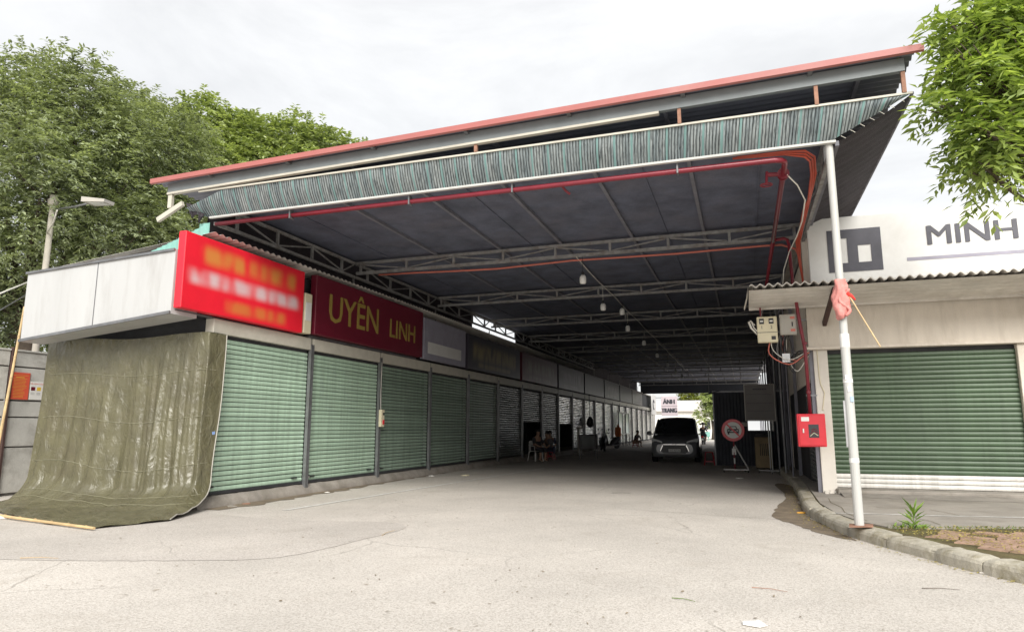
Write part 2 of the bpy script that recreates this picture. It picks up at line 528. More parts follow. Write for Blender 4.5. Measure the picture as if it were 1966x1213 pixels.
M['roof'] = mat('blue_grey_roof_sheet', (0.17, 0.18, 0.22), 0.5, metal=0.2, var=0.12, scale=2)
M['fascia'] = mat('faded_red_fascia', (0.38, 0.125, 0.115), 0.5, var=0.10, scale=0.6, dirt=(0.40, 0.20, 0.185), dscale=0.5, damt=0.8)
M['gutter'] = mat('grey_green_beam', (0.19, 0.215, 0.225), 0.5, var=0.1)
M['cream_steel'] = mat('cream_steel', (0.52, 0.50, 0.43), 0.5, var=0.1, dirt=(0.4, 0.36, 0.3), damt=0.4)
M['white_pole'] = mat('white_painted_pole', (0.50, 0.505, 0.49), 0.5, var=0.06, scale=3, dirt=(0.40, 0.38, 0.34), dscale=2.6, damt=0.55, stretch=(1, 1, 0.3))
M['rust'] = mat('rusty_strut', (0.30, 0.16, 0.11), 0.8, var=0.3, scale=9)
M['net'] = net_mat('shade_net_striped')
M['net_dark'] = mat('dark_purple_net', (0.050, 0.042, 0.052), 0.8, var=0.35, scale=3, bump=0.5, bscale=40, grain=0.5, gscale=90)
M['red_pipe'] = mat('red_fire_pipe', (0.20, 0.016, 0.030), 0.35, var=0.15, scale=6, dirt=(0.12, 0.02, 0.028), damt=0.6)
M['red_box'] = mat('red_enamel', (0.64, 0.028, 0.045), 0.35, var=0.08, scale=4, coat=0.2)
M['orange'] = mat('orange_conduit', (0.50, 0.085, 0.05), 0.45, var=0.12)
M['orange_red'] = mat('salmon_conduit', (0.56, 0.16, 0.12), 0.5, var=0.12)
M['white_cable'] = mat('white_cable', (0.70, 0.68, 0.62), 0.5)
M['black'] = mat('black_rubber', (0.012, 0.012, 0.013), 0.6)
M['black_pl'] = mat('black_plastic', (0.02, 0.02, 0.022), 0.35)
M['chrome'] = mat('chrome', (0.75, 0.75, 0.76), 0.12, metal=1.0, var=0.03)
M['steel'] = mat('bare_steel', (0.45, 0.45, 0.46), 0.35, metal=0.9)
M['white'] = mat('white_board', (0.70, 0.70, 0.69), 0.45, var=0.05, scale=2, dirt=(0.55, 0.54, 0.52), dscale=1.2, damt=0.5)
M['sign_white'] = mat('dull_white_sign', (0.47, 0.475, 0.475), 0.4, var=0.05, scale=1.0, dirt=(0.34, 0.33, 0.32), dscale=1.6, damt=0.6, stretch=(2.2, 2.2, 0.35))
M['white_pl'] = mat('white_plastic', (0.72, 0.72, 0.70), 0.4, var=0.04)
M['cream_pl'] = mat('cream_plastic', (0.70, 0.64, 0.46), 0.45, var=0.07)
M['sign_red'] = mat('bright_red_vinyl', (0.78, 0.016, 0.035), 0.35, var=0.05)
M['sign_maroon'] = mat('maroon_vinyl', (0.13, 0.008, 0.022), 0.4, var=0.1)  # dark red lowered so the shade over the sign sits in its colour
M['sign_yellow'] = mat('yellow_vinyl', (0.75, 0.50, 0.06), 0.45, var=0.05)
M['sign_gold'] = mat('shaded_gold_letters', (0.30, 0.22, 0.05), 0.5, var=0.1)  # gold darkened with the shade over the maroon sign painted in
M['sign_grey'] = mat('lavender_grey_vinyl', (0.30, 0.29, 0.36), 0.5, var=0.12)
M['sign_dark'] = mat('dark_sign_vinyl', (0.045, 0.040, 0.055), 0.5, var=0.3)
M['ink'] = mat('dark_print', (0.035, 0.035, 0.045), 0.5)
M['ink_soft'] = mat('dark_slate_print', (0.075, 0.075, 0.095), 0.5)
M['teal'] = mat('teal_roof_sheet', (0.20, 0.42, 0.37), 0.5, var=0.1)
M['tarp'] = tarp_mat()
M['bamboo'] = mat('pale_bamboo', (0.58, 0.42, 0.22), 0.55, var=0.2, scale=5, dirt=(0.34, 0.24, 0.12), damt=0.6)
M['fence'] = mat('weathered_fence_sheet', (0.56, 0.55, 0.51), 0.85, var=0.12, scale=2, bump=0.3, bscale=20, dirt=(0.22, 0.20, 0.17), dscale=1.5, damt=0.7, grain=0.2)
M['fence_rail'] = mat('dark_fence_rail', (0.12, 0.11, 0.10), 0.7, var=0.2)
M['rust_post'] = mat('dark_rust_post', (0.065, 0.035, 0.030), 0.8, var=0.3)
M['fibro'] = mat('fibre_cement_sheet', (0.72, 0.69, 0.645), 0.85, var=0.12, scale=3, bump=0.2, bscale=30, dirt=(0.46, 0.42, 0.37), dscale=1.5, damt=0.7)
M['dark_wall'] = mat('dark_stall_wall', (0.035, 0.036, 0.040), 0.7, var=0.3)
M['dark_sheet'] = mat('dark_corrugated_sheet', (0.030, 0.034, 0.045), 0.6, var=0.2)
M['bark'] = mat('dark_bark', (0.085, 0.065, 0.05), 0.95, var=0.3, scale=5, bump=0.8, bscale=14)
M['leaf_dark'] = leaf_mat('ficus_leaf', (0.060, 0.078, 0.048), (0.52, 0.59, 0.37), rough=0.28)
M['leaf_light'] = leaf_mat('bright_leaf', (0.12, 0.165, 0.065), (0.60, 0.68, 0.32), rough=0.32)
M['leaf_right'] = leaf_mat('pinnate_leaf', (0.085, 0.15, 0.035), (0.52, 0.63, 0.21), transl=0.45)
M['leaf_yel'] = leaf_mat('yellow_green_leaf', (0.10, 0.14, 0.02), (0.36, 0.38, 0.06))
M['weed'] = leaf_mat('weed_leaf', (0.06, 0.14, 0.02), (0.24, 0.36, 0.06))
M['litter_leaf'] = leaf_mat('fallen_leaf', (0.20, 0.16, 0.03), (0.55, 0.46, 0.12), transl=0.1)
M['car'] = mat('dark_grey_car_paint', (0.20, 0.21, 0.23), 0.30, metal=0.2, var=0.05, coat=0.9)
M['glass'] = mat('dark_tinted_glass', (0.03, 0.033, 0.038), 0.08, var=0.1, spec=0.7)
M['lamp_glass'] = mat('headlamp_glass', (0.90, 0.91, 0.92), 0.2, metal=0.0, var=0.1)
M['tail'] = mat('red_tail_lens', (0.6, 0.02, 0.02), 0.2)
M['skin'] = mat('skin', (0.36, 0.22, 0.155), 0.55, var=0.06)
M['hair'] = mat('black_hair', (0.012, 0.010, 0.009), 0.5)
M['cloth_dark'] = mat('dark_cloth', (0.035, 0.033, 0.040), 0.9, var=0.2)
M['cloth_navy'] = mat('navy_cloth', (0.030, 0.035, 0.065), 0.9, var=0.2)
M['cloth_grey'] = mat('grey_cloth', (0.12, 0.115, 0.12), 0.9, var=0.2)
M['cloth_orange'] = mat('orange_cloth', (0.60, 0.16, 0.05), 0.85, var=0.1)
M['flag'] = mat('faded_pink_red_cloth', (0.66, 0.26, 0.235), 0.8, var=0.25, scale=12, bump=0.5, bscale=30)
M['red_pl'] = mat('red_plastic_stool', (0.36, 0.025, 0.035), 0.4)
M['board'] = mat('grey_notice_board', (0.15, 0.14, 0.135), 0.6, var=0.08)
M['tan'] = mat('tan_cabinet', (0.30, 0.22, 0.115), 0.6, var=0.15, dirt=(0.14, 0.10, 0.06), damt=0.6)
M['paper'] = mat('white_paper', (0.74, 0.73, 0.70), 0.8, var=0.05)
M['poster_red'] = mat('orange_red_poster', (0.70, 0.105, 0.055), 0.6, var=0.06)
M['lamp_grey'] = mat('lamp_housing', (0.42, 0.40, 0.36), 0.5, var=0.08)
M['pole_conc'] = mat('concrete_pole', (0.42, 0.39, 0.34), 0.9, var=0.12, bump=0.2)
M['house'] = mat('white_house_wall', (0.74, 0.72, 0.68), 0.85, var=0.06)
M['house_roof'] = mat('pale_house_roof', (0.62, 0.58, 0.55), 0.8, var=0.1)
M['bulb'] = mat('white_lamp_shell', (0.74, 0.74, 0.72), 0.35, var=0.04)

# ------------------------------------------------------------------ mesh helpers
class MB:
    def __init__(self):
        self.v, self.f, self.uv = [], [], None

    def add(self, vs, fs):
        o = len(self.v)
        self.v += [tuple(p) for p in vs]
        self.f += [tuple(i + o for i in f) for f in fs]
        return self

    def box(self, x0, x1, y0, y1, z0, z1):
        return self.add([(x0, y0, z0), (x1, y0, z0), (x1, y1, z0), (x0, y1, z0),
                         (x0, y0, z1), (x1, y0, z1), (x1, y1, z1), (x0, y1, z1)],
                        [(0, 3, 2, 1), (4, 5, 6, 7), (0, 1, 5, 4), (1, 2, 6, 5), (2, 3, 7, 6), (3, 0, 4, 7)])

    def bevbox(self, x0, x1, y0, y1, z0, z1, r=0.01):
        """box with chamfered edges (24 verts)"""
        vs, idx = [], {}
        X, Y_, Z_ = (x0, x1), (y0, y1), (z0, z1)
        for i in (0, 1):
            for j in (0, 1):
                for k in (0, 1):
                    sx, sy, sz = (1 - 2 * i) * r, (1 - 2 * j) * r, (1 - 2 * k) * r
                    idx[(i, j, k, 0)] = len(vs); vs.append((X[i], Y_[j] + sy, Z_[k] + sz))
                    idx[(i, j, k, 1)] = len(vs); vs.append((X[i] + sx, Y_[j], Z_[k] + sz))
                    idx[(i, j, k, 2)] = len(vs); vs.append((X[i] + sx, Y_[j] + sy, Z_[k]))
        g = lambda i, j, k, a: idx[(i, j, k, a)]
        fs = []
        for i in (0, 1):
            q = [g(i, 0, 0, 0), g(i, 1, 0, 0), g(i, 1, 1, 0), g(i, 0, 1, 0)]
            fs.append(q if i else q[::-1])
        for j in (0, 1):
            q = [g(0, j, 0, 1), g(1, j, 0, 1), g(1, j, 1, 1), g(0, j, 1, 1)]
            fs.append(q[::-1] if j else q)
        for k in (0, 1):
            q = [g(0, 0, k, 2), g(1, 0, k, 2), g(1, 1, k, 2), g(0, 1, k, 2)]
            fs.append(q if k else q[::-1])
        for i in (0, 1):
            for j in (0, 1):
                q = [g(i, j, 0, 0), g(i, j, 1, 0), g(i, j, 1, 1), g(i, j, 0, 1)]
                fs.append(q)
            for k in (0, 1):
                q = [g(i, 0, k, 0), g(i, 1, k, 0), g(i, 1, k, 2), g(i, 0, k, 2)]
                fs.append(q)
        for j in (0, 1):
            for k in (0, 1):
                fs.append([g(0, j, k, 1), g(1, j, k, 1), g(1, j, k, 2), g(0, j, k, 2)])
        for i in (0, 1):
            for j in (0, 1):
                for k in (0, 1):
                    fs.append([g(i, j, k, 0), g(i, j, k, 1), g(i, j, k, 2)])
        return self.add(vs, fs)

    def tube(self, pts, r, n=8, cap=True, r2=None):
        """swept circle; r scalar or per-point list"""
        pts = [Vector(p) for p in pts]
        rs = r if isinstance(r, (list, tuple)) else [r] * len(pts)
        if r2 is not None:
            rs = [r + (r2 - r) * i / (len(pts) - 1) for i in range(len(pts))]
        base = len(self.v)
        up = None
        for i, p in enumerate(pts):
            d = (pts[min(i + 1, len(pts) - 1)] - pts[max(i - 1, 0)])
            if d.length < 1e-9:
                d = Vector((0, 0, 1))
            d.normalize()
            if up is None:
                up = Vector((0, 0, 1)) if abs(d.z) < 0.95 else Vector((1, 0, 0))
            a = d.cross(up)
            if a.length < 1e-4:
                a = d.cross(Vector((0, 1, 0)))
            a.normalize()
            b2 = a.cross(d).normalized()
            up = b2
            for k in range(n):
                t = 2 * math.pi * k / n
                self.v.append(tuple(p + (a * math.cos(t) + b2 * math.sin(t)) * rs[i]))
        for i in range(len(pts) - 1):
            for k in range(n):
                a0 = base + i * n + k; a1 = base + i * n + (k + 1) % n
                self.f.append((a0, a1, a1 + n, a0 + n))
        if cap:
            self.f.append(tuple(base + k for k in range(n))[::-1])
            e = base + (len(pts) - 1) * n
            self.f.append(tuple(e + k for k in range(n)))
        return self

    def bar(self, p, q, w, h, up=(0, 0, 1)):
        """rectangular bar from p to q: width w sideways, h along up"""
        p, q = Vector(p), Vector(q)
        d = (q - p).normalized()
        u = Vector(up)
        s = d.cross(u)
        if s.length < 1e-4:
            s = d.cross(Vector((1, 0, 0)))
        s.normalize()
        u = s.cross(d).normalized()
        vs = []
        for c in (p, q):
            for a, b_ in ((-1, -1), (1, -1), (1, 1), (-1, 1)):
                vs.append(c + s * a * w / 2 + u * b_ * h / 2)
        return self.add(vs, [(0, 1, 2, 3)[::-1], (4, 5, 6, 7), (0, 1, 5, 4), (1, 2, 6, 5), (2, 3, 7, 6), (3, 0, 4, 7)])

    def prism(self, poly, z0, z1):
        n = len(poly)
        vs = [(x, y, z0) for x, y in poly] + [(x, y, z1) for x, y in poly]
        fs = [tuple(range(n))[::-1], tuple(range(n, 2 * n))]
        fs += [(i, (i + 1) % n, (i + 1) % n + n, i + n) for i in range(n)]
        return self.add(vs, fs)

    def grid(self, P, nu, nv, uvf=None):
        """P(i,j)->point for i<nu, j<nv"""
        o = len(self.v)
        for j in range(nv):
            for i in range(nu):
                self.v.append(tuple(P(i, j)))
        for j in range(nv - 1):
            for i in range(nu - 1):
                a = o + j * nu + i
                self.f.append((a, a + 1, a + nu + 1, a + nu))
        if uvf:
            if self.uv is None:
                self.uv = {}
            for j in range(nv):
                for i in range(nu):
                    self.uv[o + j * nu + i] = uvf(i, j)
        return self

    def lathe(self, prof, c=(0, 0, 0), n=16, axis='z'):
        o = len(self.v)
        for r, h in prof:
            for k in range(n):
                t = 2 * math.pi * k / n
                a, b_ = r * math.cos(t), r * math.sin(t)
                if axis == 'z': p = (c[0] + a, c[1] + b_, c[2] + h)
                elif axis == 'y': p = (c[0] + a, c[1] + h, c[2] + b_)
                else: p = (c[0] + h, c[1] + a, c[2] + b_)
                self.v.append(p)
        for i in range(len(prof) - 1):
            for k in range(n):
                a0 = o + i * n + k; a1 = o + i * n + (k + 1) % n
                self.f.append((a0, a1, a1 + n, a0 + n))
        self.f.append(tuple(o + k for k in range(n))[::-1])
        e = o + (len(prof) - 1) * n
        self.f.append(tuple(e + k for k in range(n)))
        return self

    def mesh(self, name, material, smooth=False):
        me = bpy.data.meshes.new(name)
        me.from_pydata(self.v, [], self.f)
        if self.uv is not None:
            lay = me.uv_layers.new(name='UVMap')
            for l in me.loops:
                lay.data[l.index].uv = self.uv.get(l.vertex_index, (0, 0))
        me.materials.append(material)
        if smooth:
            me.polygons.foreach_set('use_smooth', [True] * len(me.polygons))
        me.update()
        return me

    def build(self, name, material, parent=None, smooth=False, local=False, fix=True):
        me = self.mesh(name, material, smooth)
        if fix:
            import bmesh
            bm = bmesh.new(); bm.from_mesh(me)
            bmesh.ops.recalc_face_normals(bm, faces=bm.faces)
            bm.to_mesh(me); bm.free()
        return link(name, me, parent, local)

def origin_of(p):
    v = Vector((0, 0, 0))
    while p is not None:
        v = v + p.location
        p = p.parent
    return v

def link(name, me, parent=None, local=False):
    """me is in world coordinates unless local; parents carry only a location then"""
    o = bpy.data.objects.new(name, me)
    COL.objects.link(o)
    if parent is not None:
        o.parent = parent
        if not local:
            o.location = -origin_of(parent)
    return o

def tag(o, label=None, cat=None, group=None, kind=None):
    if label: o['label'] = label
    if cat: o['category'] = cat
    if group: o['group'] = group
    if kind: o['kind'] = kind
    return o

def empty(name, loc, label=None, cat=None, group=None, rz=0.0):
    o = bpy.data.objects.new(name, None)
    o.empty_display_size = 0.2
    o.location = loc
    o.rotation_euler = (0, 0, rz)
    COL.objects.link(o)
    return tag(o, label, cat, group)

def place(name, me, parent, loc, rot=(0, 0, 0), scale=(1, 1, 1)):
    """shared mesh placed in the parent's own coordinates"""
    o = bpy.data.objects.new(name, me)
    COL.objects.link(o)
    o.parent = parent
    o.location = loc
    o.rotation_euler = rot
    o.scale = scale
    return o

def text(name, body, size, material, parent, loc, rot, ext=0.004, sx=1.0, bold=0.0, local=False, align='CENTER'):
    cu = bpy.data.curves.new(name, 'FONT')
    cu.body = body
    cu.size = size
    cu.align_x = align
    cu.align_y = 'CENTER'
    cu.extrude = ext
    cu.offset = bold
    cu.resolution_u = 2
    tmp = bpy.data.objects.new(name, cu)
    COL.objects.link(tmp)
    dg = bpy.context.evaluated_depsgraph_get()
    me = bpy.data.meshes.new_from_object(tmp.evaluated_get(dg))
    bpy.data.objects.remove(tmp)
    bpy.data.curves.remove(cu)
    me.materials.clear()
    me.materials.append(material)
    o = bpy.data.objects.new(name, me)
    COL.objects.link(o)
    if parent is not None:
        o.parent = parent
    o.location = Vector(loc) - (origin_of(parent) if (parent is not None and not local) else Vector((0, 0, 0)))
    o.rotation_euler = rot
    o.scale = (sx, 1, 1)
    return o

def leaves(name, P, D, N, L, W, material, parent, fold=0.25):
    """P base points, D directions, N leaf normals, L lengths, W widths: two-triangle folded leaves"""
    n = len(P)
    S = np.cross(D, N)
    S /= np.linalg.norm(S, axis=1, keepdims=True) + 1e-9
    NN = np.cross(S, D)
    mid = P + D * (L * 0.45)[:, None]
    V = np.empty((n, 4, 3), dtype=np.float32)
    V[:, 0] = P
    V[:, 1] = mid + S * (W / 2)[:, None] + NN * (W * fold)[:, None]
    V[:, 2] = P + D * L[:, None]
    V[:, 3] = mid - S * (W / 2)[:, None] + NN * (W * fold)[:, None]
    idx = np.arange(n, dtype=np.int32) * 4
    T = np.empty((n, 2, 3), dtype=np.int32)
    T[:, 0] = np.stack([idx, idx + 1, idx + 2], 1)
    T[:, 1] = np.stack([idx, idx + 2, idx + 3], 1)
    me = bpy.data.meshes.new(name)
    me.vertices.add(n * 4)
    me.vertices.foreach_set('co', V.reshape(-1))
    me.loops.add(n * 6)
    me.loops.foreach_set('vertex_index', T.reshape(-1))
    me.polygons.add(n * 2)
    me.polygons.foreach_set('loop_start', np.arange(0, n * 6, 3, dtype=np.int32))
    me.materials.append(material)
    me.update(calc_edges=True)
    return link(name, me, parent)

def unit(a):
    return a / (np.linalg.norm(a, axis=1, keepdims=True) + 1e-9)

# ================================================================== SETTING: ground
g = MB().grid(lambda i, j: (-260 + 520 * i / 40, -180 + 560 * j / 40, 0.0), 41, 41).build('road', M['road'])
tag(g, 'pale worn concrete road and yard', kind='structure')

def blob(poly, n=4, jit=0.05, seed=1):
    """smooth closed outline through the given corners with small irregularities"""
    r_ = random.Random(seed)
    out = []
    m = len(poly)
    for i in range(m):
        p0, p1, p2, p3 = (Vector((*poly[(i + k) % m], 0)) for k in (-1, 0, 1, 2))
        for s in range(n):
            t = s / n
            q = 0.5 * ((2 * p1) + (p2 - p0) * t + (2 * p0 - 5 * p1 + 4 * p2 - p3) * t * t + (3 * p1 - p0 - 3 * p2 + p3) * t ** 3)
            out.append((q.x + r_.uniform(-jit, jit), q.y + r_.uniform(-jit, jit)))
    return out

pp = blob([(-14.4, 5.3), (-14.4, 9.0), (-10.5, 10.2), (-8.3, 9.35), (-6.6, 9.1), (-5.15, 9.35), (-4.62, 8.9), (-4.65, 7.9), (-4.9, 6.5),
           (-5.95, 5.95), (-7.6, 5.45), (-10.0, 5.1)], 10, 0.015)
tag(MB().add([(x, y, 0.004) for x, y in pp], [tuple(range(len(pp)))]).build('road_patch', M['patch']),
    'smoother darker asphalt patch in front of the tarpaulin', kind='structure')

ln = MB()
rr = random.Random(5)
nL = 46
def line_pt(t, s):
    x = -7.55 + 0.85 * t; y = 10.1 + 13.2 * t
    w = 0.055 * (0.8 + 0.4 * rr.random())
    return (x + s * w, y, 0.006)
ln.grid(lambda i, j: line_pt(j / (nL - 1), -1 if i == 0 else 1), 2, nL)
tag(ln.build('painted_line', M['paint_line']), 'thin worn white line painted along the shopfronts', kind='structure')

jc = MB()
jp = [(-1.9, 12.15), (-1.5, 12.0), (-.9, 11.9), (-.4, 11.72), (.1, 11.66), (.6, 11.5), (.84, 11.46)]
for a, b_ in zip(jp, jp[1:]):
    jc.add([(a[0], a[1] - .006, .0045), (b_[0], b_[1] - .008, .0045), (b_[0], b_[1] + .008, .0045), (a[0], a[1] + .006, .0045)], [(0, 1, 2, 3)])
tag(jc.build('road_joint', M['concrete']), 'faint joint line across the road at the alley mouth', kind='structure')
st = blob([(0.98, 18.4), (0.62, 18.6), (0.72, 15.5), (0.45, 13.2), (0.35, 11.8), (0.62, 11.0), (0.92, 10.2), (1.25, 9.75), (1.12, 10.6), (0.90, 11.8), (0.86, 13.2), (0.95, 15.5)], 6, 0.035, 3)
tag(MB().add([(x, y, 0.005) for x, y in st], [tuple(range(len(st)))]).build('gutter_mud', M['stain']),
    'brown mud stain along the kerb beside the alley', kind='structure')

# ---- kerb and pavement on the right
KP = [(0.95, 24.0), (0.99, 20.0), (0.99, 17.1), (0.93, 14.6), (0.88, 12.6), (1.0, 11.2), (1.2, 10.2), (1.42, 9.5), (1.72, 8.85), (2.05, 8.1), (2.45, 7.45), (3.2, 6.6), (4.2, 5.7), (6.0, 4.6)]
def cat_path(pts, step):
    P = [Vector((x, y, 0)) for x, y in pts]
    dense = []
    for i in range(len(P) - 1):
        p0 = P[max(i - 1, 0)]; p1 = P[i]; p2 = P[i + 1]; p3 = P[min(i + 2, len(P) - 1)]
        for s in range(24):
            t = s / 24
            dense.append(0.5 * ((2 * p1) + (p2 - p0) * t + (2 * p0 - 5 * p1 + 4 * p2 - p3) * t * t + (3 * p1 - p0 - 3 * p2 + p3) * t ** 3))
    dense.append(P[-1])
    out = [dense[0]]; acc = 0
    for a, b_ in zip(dense, dense[1:]):
        acc += (b_ - a).length
        if acc >= step:
            out.append(b_); acc = 0
    return out
kp = cat_path(KP, 0.10)
def knorm(i):
    d = kp[min(i + 1, len(kp) - 1)] - kp[max(i - 1, 0)]
    d.normalize()
    return Vector((-d.y, d.x, 0)) if (-d.y) > 0 or d.x > 0 and abs(d.y) < .2 else Vector((-d.y, d.x, 0))
KN = [knorm(i) for i in range(len(kp))]
kerb = MB()
kroot = tag(MB().grid(lambda i, j: kp[j] + KN[j] * (0.02 + 0.2 * i) + Vector((0, 0, 0.10)), 2, len(kp)).build('kerb', M['kerb']),
            'mossy concrete kerb curving round the pavement corner', kind='structure')
i = 0
kr = random.Random(4)
while i < len(kp) - 4:
    n = kr.choice([6, 7, 8, 8, 9])
    j1 = min(i + n, len(kp) - 1)
    dz = kr.uniform(-0.008, 0.008); dn = kr.uniform(-0.010, 0.010)
    prof = [(0.0, -0.02), (0.005, 0.085), (0.022, 0.118), (0.055, 0.140), (0.12, 0.150), (0.235, 0.152), (0.235, -0.02)]
    mb = MB()
    base = []
    for a in range(i, j1 + 1):
        e = 0.012 if a in (i, j1) else 0.0
        sh = Vector((0, 0, 0))
        if a == i: sh = (kp[a + 1] - kp[a]) * 0.07
        if a == j1: sh = (kp[a - 1] - kp[a]) * 0.07
        row = []
        for o_, z in prof:
            jz = kr.uniform(-0.004, 0.004) if z > 0.05 else 0
            q = kp[a] + sh + KN[a] * (o_ + dn + (e if o_ < 0.06 else 0)) + Vector((0, 0, z + dz - e * (z > 0.1) + jz))
            row.append(tuple(q))
        base.append(row)
    mb.grid(lambda ii, jj: base[jj][ii], len(prof), len(base))
    m0 = len(mb.v)
    mb.add(base[0], [tuple(range(len(prof)))]); mb.add(base[-1], [tuple(range(len(prof)))[::-1]])
    mb.build('kerb_stone', M['kerb'], kroot, smooth=False)
    i = j1

inner = [(kp[k] + KN[k] * 0.232) for k in range(0, len(kp), 4)]
poly = [(p.x, p.y) for p in inner] + [(40, 4.0), (40, 24.0)]
tag(MB().prism(poly, -0.05, 0.140).build('pavement', M['soil']), 'mossy soil bed of the right-hand pavement', kind='structure')
# concrete pavement slabs: everything behind the line from the pole to the right
sl = [(1.20, 24.0), (1.235, 17.1), (1.175, 14.6), (1.125, 12.7), (1.22, 11.3), (1.40, 10.45), (1.66, 9.98), (2.2, 10.08), (3.3, 10.5), (5.0, 11.0), (12.0, 12.6), (40, 19), (40, 24)]
slab_root = tag(MB().prism(sl, 0.10, 0.158).build('pavement_slab', M['slab']), 'cracked grey concrete pavement before the shop', kind='structure')
# painted line on the slab and dark cracks (thin sheets)
wl = MB()
wl.grid(lambda i, j: (0.95 + 0.2 + 6.5 * j / 30, 11.28 + 0.115 * (6.5 * j / 30) + (0.034 if i else -0.034) * (0.7 + 0.6 * rr.random()) + 0.02 * math.sin(j * 0.7), 0.1625), 2, 31)
tag(wl.build('pavement_line', M['paint_line']), 'worn white line across the grey pavement slab', kind='structure')
ck = MB()
def crack(pts, w):
    for (a, b_) in zip(pts, pts[1:]):
        d = Vector((b_[0] - a[0], b_[1] - a[1], 0)); s = Vector((-d.y, d.x, 0)).normalized() * w * rr.uniform(0.5, 1.2)
        ck.add([(a[0] - s.x, a[1] - s.y, .1632), (b_[0] - s.x, b_[1] - s.y, .1632), (b_[0] + s.x, b_[1] + s.y, .1632), (a[0] + s.x, a[1] + s.y, .1632)], [(0, 1, 2, 3)])
crack([(2.62, 12.2), (2.72, 11.95), (2.80, 11.75), (2.84, 11.5)], 0.006)
crack([(2.15, 11.35), (2.2, 11.0), (2.3, 10.7), (2.33, 10.35)], 0.006)
crack([(1.35, 13.6), (1.3, 12.8), (1.38, 12.1), (1.34, 11.4), (1.42, 10.9), (1.5, 10.5)], 0.006)
crack([(1.9, 12.3), (2.05, 12.2), (2.2, 12.25), (2.32, 12.35)], 0.006)
tag(ck.build('pavement_cracks', M['soil']), 'dark cracks in the grey pavement slab', kind='structure')

# irregular brick pavers between kerb and slab
pr = random.Random(12)
pv = MB()
paver_root = tag(MB().add([(1.9, 9.3, .1415), (3.2, 7.6, .1415), (6.0, 6.5, .1415), (6.0, 10.6, .1415), (3.3, 10.1, .1415)], [(0, 1, 2, 3, 4)]).build('paver_bed', M['soil']),
                 'mossy bed under the broken red pavers', kind='structure')
def kdist(x, y):
    return min((p.x - x) ** 2 + (p.y - y) ** 2 for p in kp) ** 0.5
corner = {}
def cpt(a, b_):
    if (a, b_) not in corner:
        u = a * 0.30; v = b_ * 0.235
        ang = R(-28)
        corner[(a, b_)] = (1.4 + u * math.cos(ang) - v * math.sin(ang) + pr.uniform(-.05, .05), 9.6 + u * math.sin(ang) + v * math.cos(ang) + pr.uniform(-.05, .05))
    return corner[(a, b_)]
for a in range(-2, 16):
    for b_ in range(-8, 12):
        q = [cpt(a + (b_ % 2) * 0, b_), cpt(a + 1, b_), cpt(a + 1, b_ + 1), cpt(a, b_ + 1)]
        cx_ = sum(p[0] for p in q) / 4; cy_ = sum(p[1] for p in q) / 4
        if cx_ > 4.6 or kdist(cx_, cy_) < 0.42 or any(kdist(*p) < 0.26 for p in q): continue
        if any(p[1] > 9.78 + 0.30 * (p[0] - 1.66) for p in q): continue
        # right of the kerb only
        if cy_ < 9.6 - 1.25 * (cx_ - 1.55): continue
        if pr.random() < 0.10: continue
        s = 0.93
        mb = MB()
        tz = [pr.uniform(-0.006, 0.008) for _ in range(4)]
        z0 = 0.152
        top = [(cx_ + (p[0] - cx_) * s, cy_ + (p[1] - cy_) * s, z0 + t) for p, t in zip(q, tz)]
        bot = [(cx_ + (p[0] - cx_) * (s + .03), cy_ + (p[1] - cy_) * (s + .03), 0.130) for p in q]
        mb.add(bot + top, [(4, 5, 6, 7), (0, 1, 5, 4), (1, 2, 6, 5), (2, 3, 7, 6), (3, 0, 4, 7)])
        mb.build('paver', M['paver'], paver_root)

# fallen yellow-green leaflets on the pavers
n = 3200
P = np.stack([nrg.uniform(1.7, 4.2, n), nrg.uniform(7.3, 10.5, n), np.full(n, 0.168)], 1)
keep = np.array([(kdist(p[0], p[1]) > 0.2 and p[1] > 9.55 - 1.25 * (p[0] - 1.55) and p[1] < 10.0 + 0.32 * (p[0] - 1.66)) for p in P])
P = P[keep]; n = len(P)
A = nrg.uniform(0, 6.283, n)
D = np.stack([np.cos(A), np.sin(A), nrg.uniform(-.1, .25, n)], 1)
o = leaves('fallen_leaflets', P, unit(D), unit(np.stack([nrg.normal(0, .3, n), nrg.normal(0, .3, n), np.ones(n)], 1)), nrg.uniform(.02, .045, n), nrg.uniform(.01, .02, n), M['litter_leaf'], None)
tag(o, 'tiny yellow fallen leaflets strewn over the red pavers', kind='stuff')
# low weeds along the slab edge
n = 170
X_ = nrg.uniform(1.62, 3.6, n)
P = np.stack([X_, 9.99 + 0.33 * (X_ - 1.66) - np.abs(nrg.normal(0, .10, n)), np.full(n, .145)], 1)
A = nrg.uniform(0, 6.283, n)
D = unit(np.stack([np.cos(A) * .7, np.sin(A) * .7, nrg.uniform(.4, 1.2, n)], 1))
o = leaves('low_weeds', P, D, unit(nrg.normal(0, 1, (n, 3)) + [0, 0, 1]), nrg.uniform(.025, .06, n), nrg.uniform(.006, .014, n), M['weed'], None)
tag(o, 'sparse low weeds along the edge of the grey slab', kind='stuff')

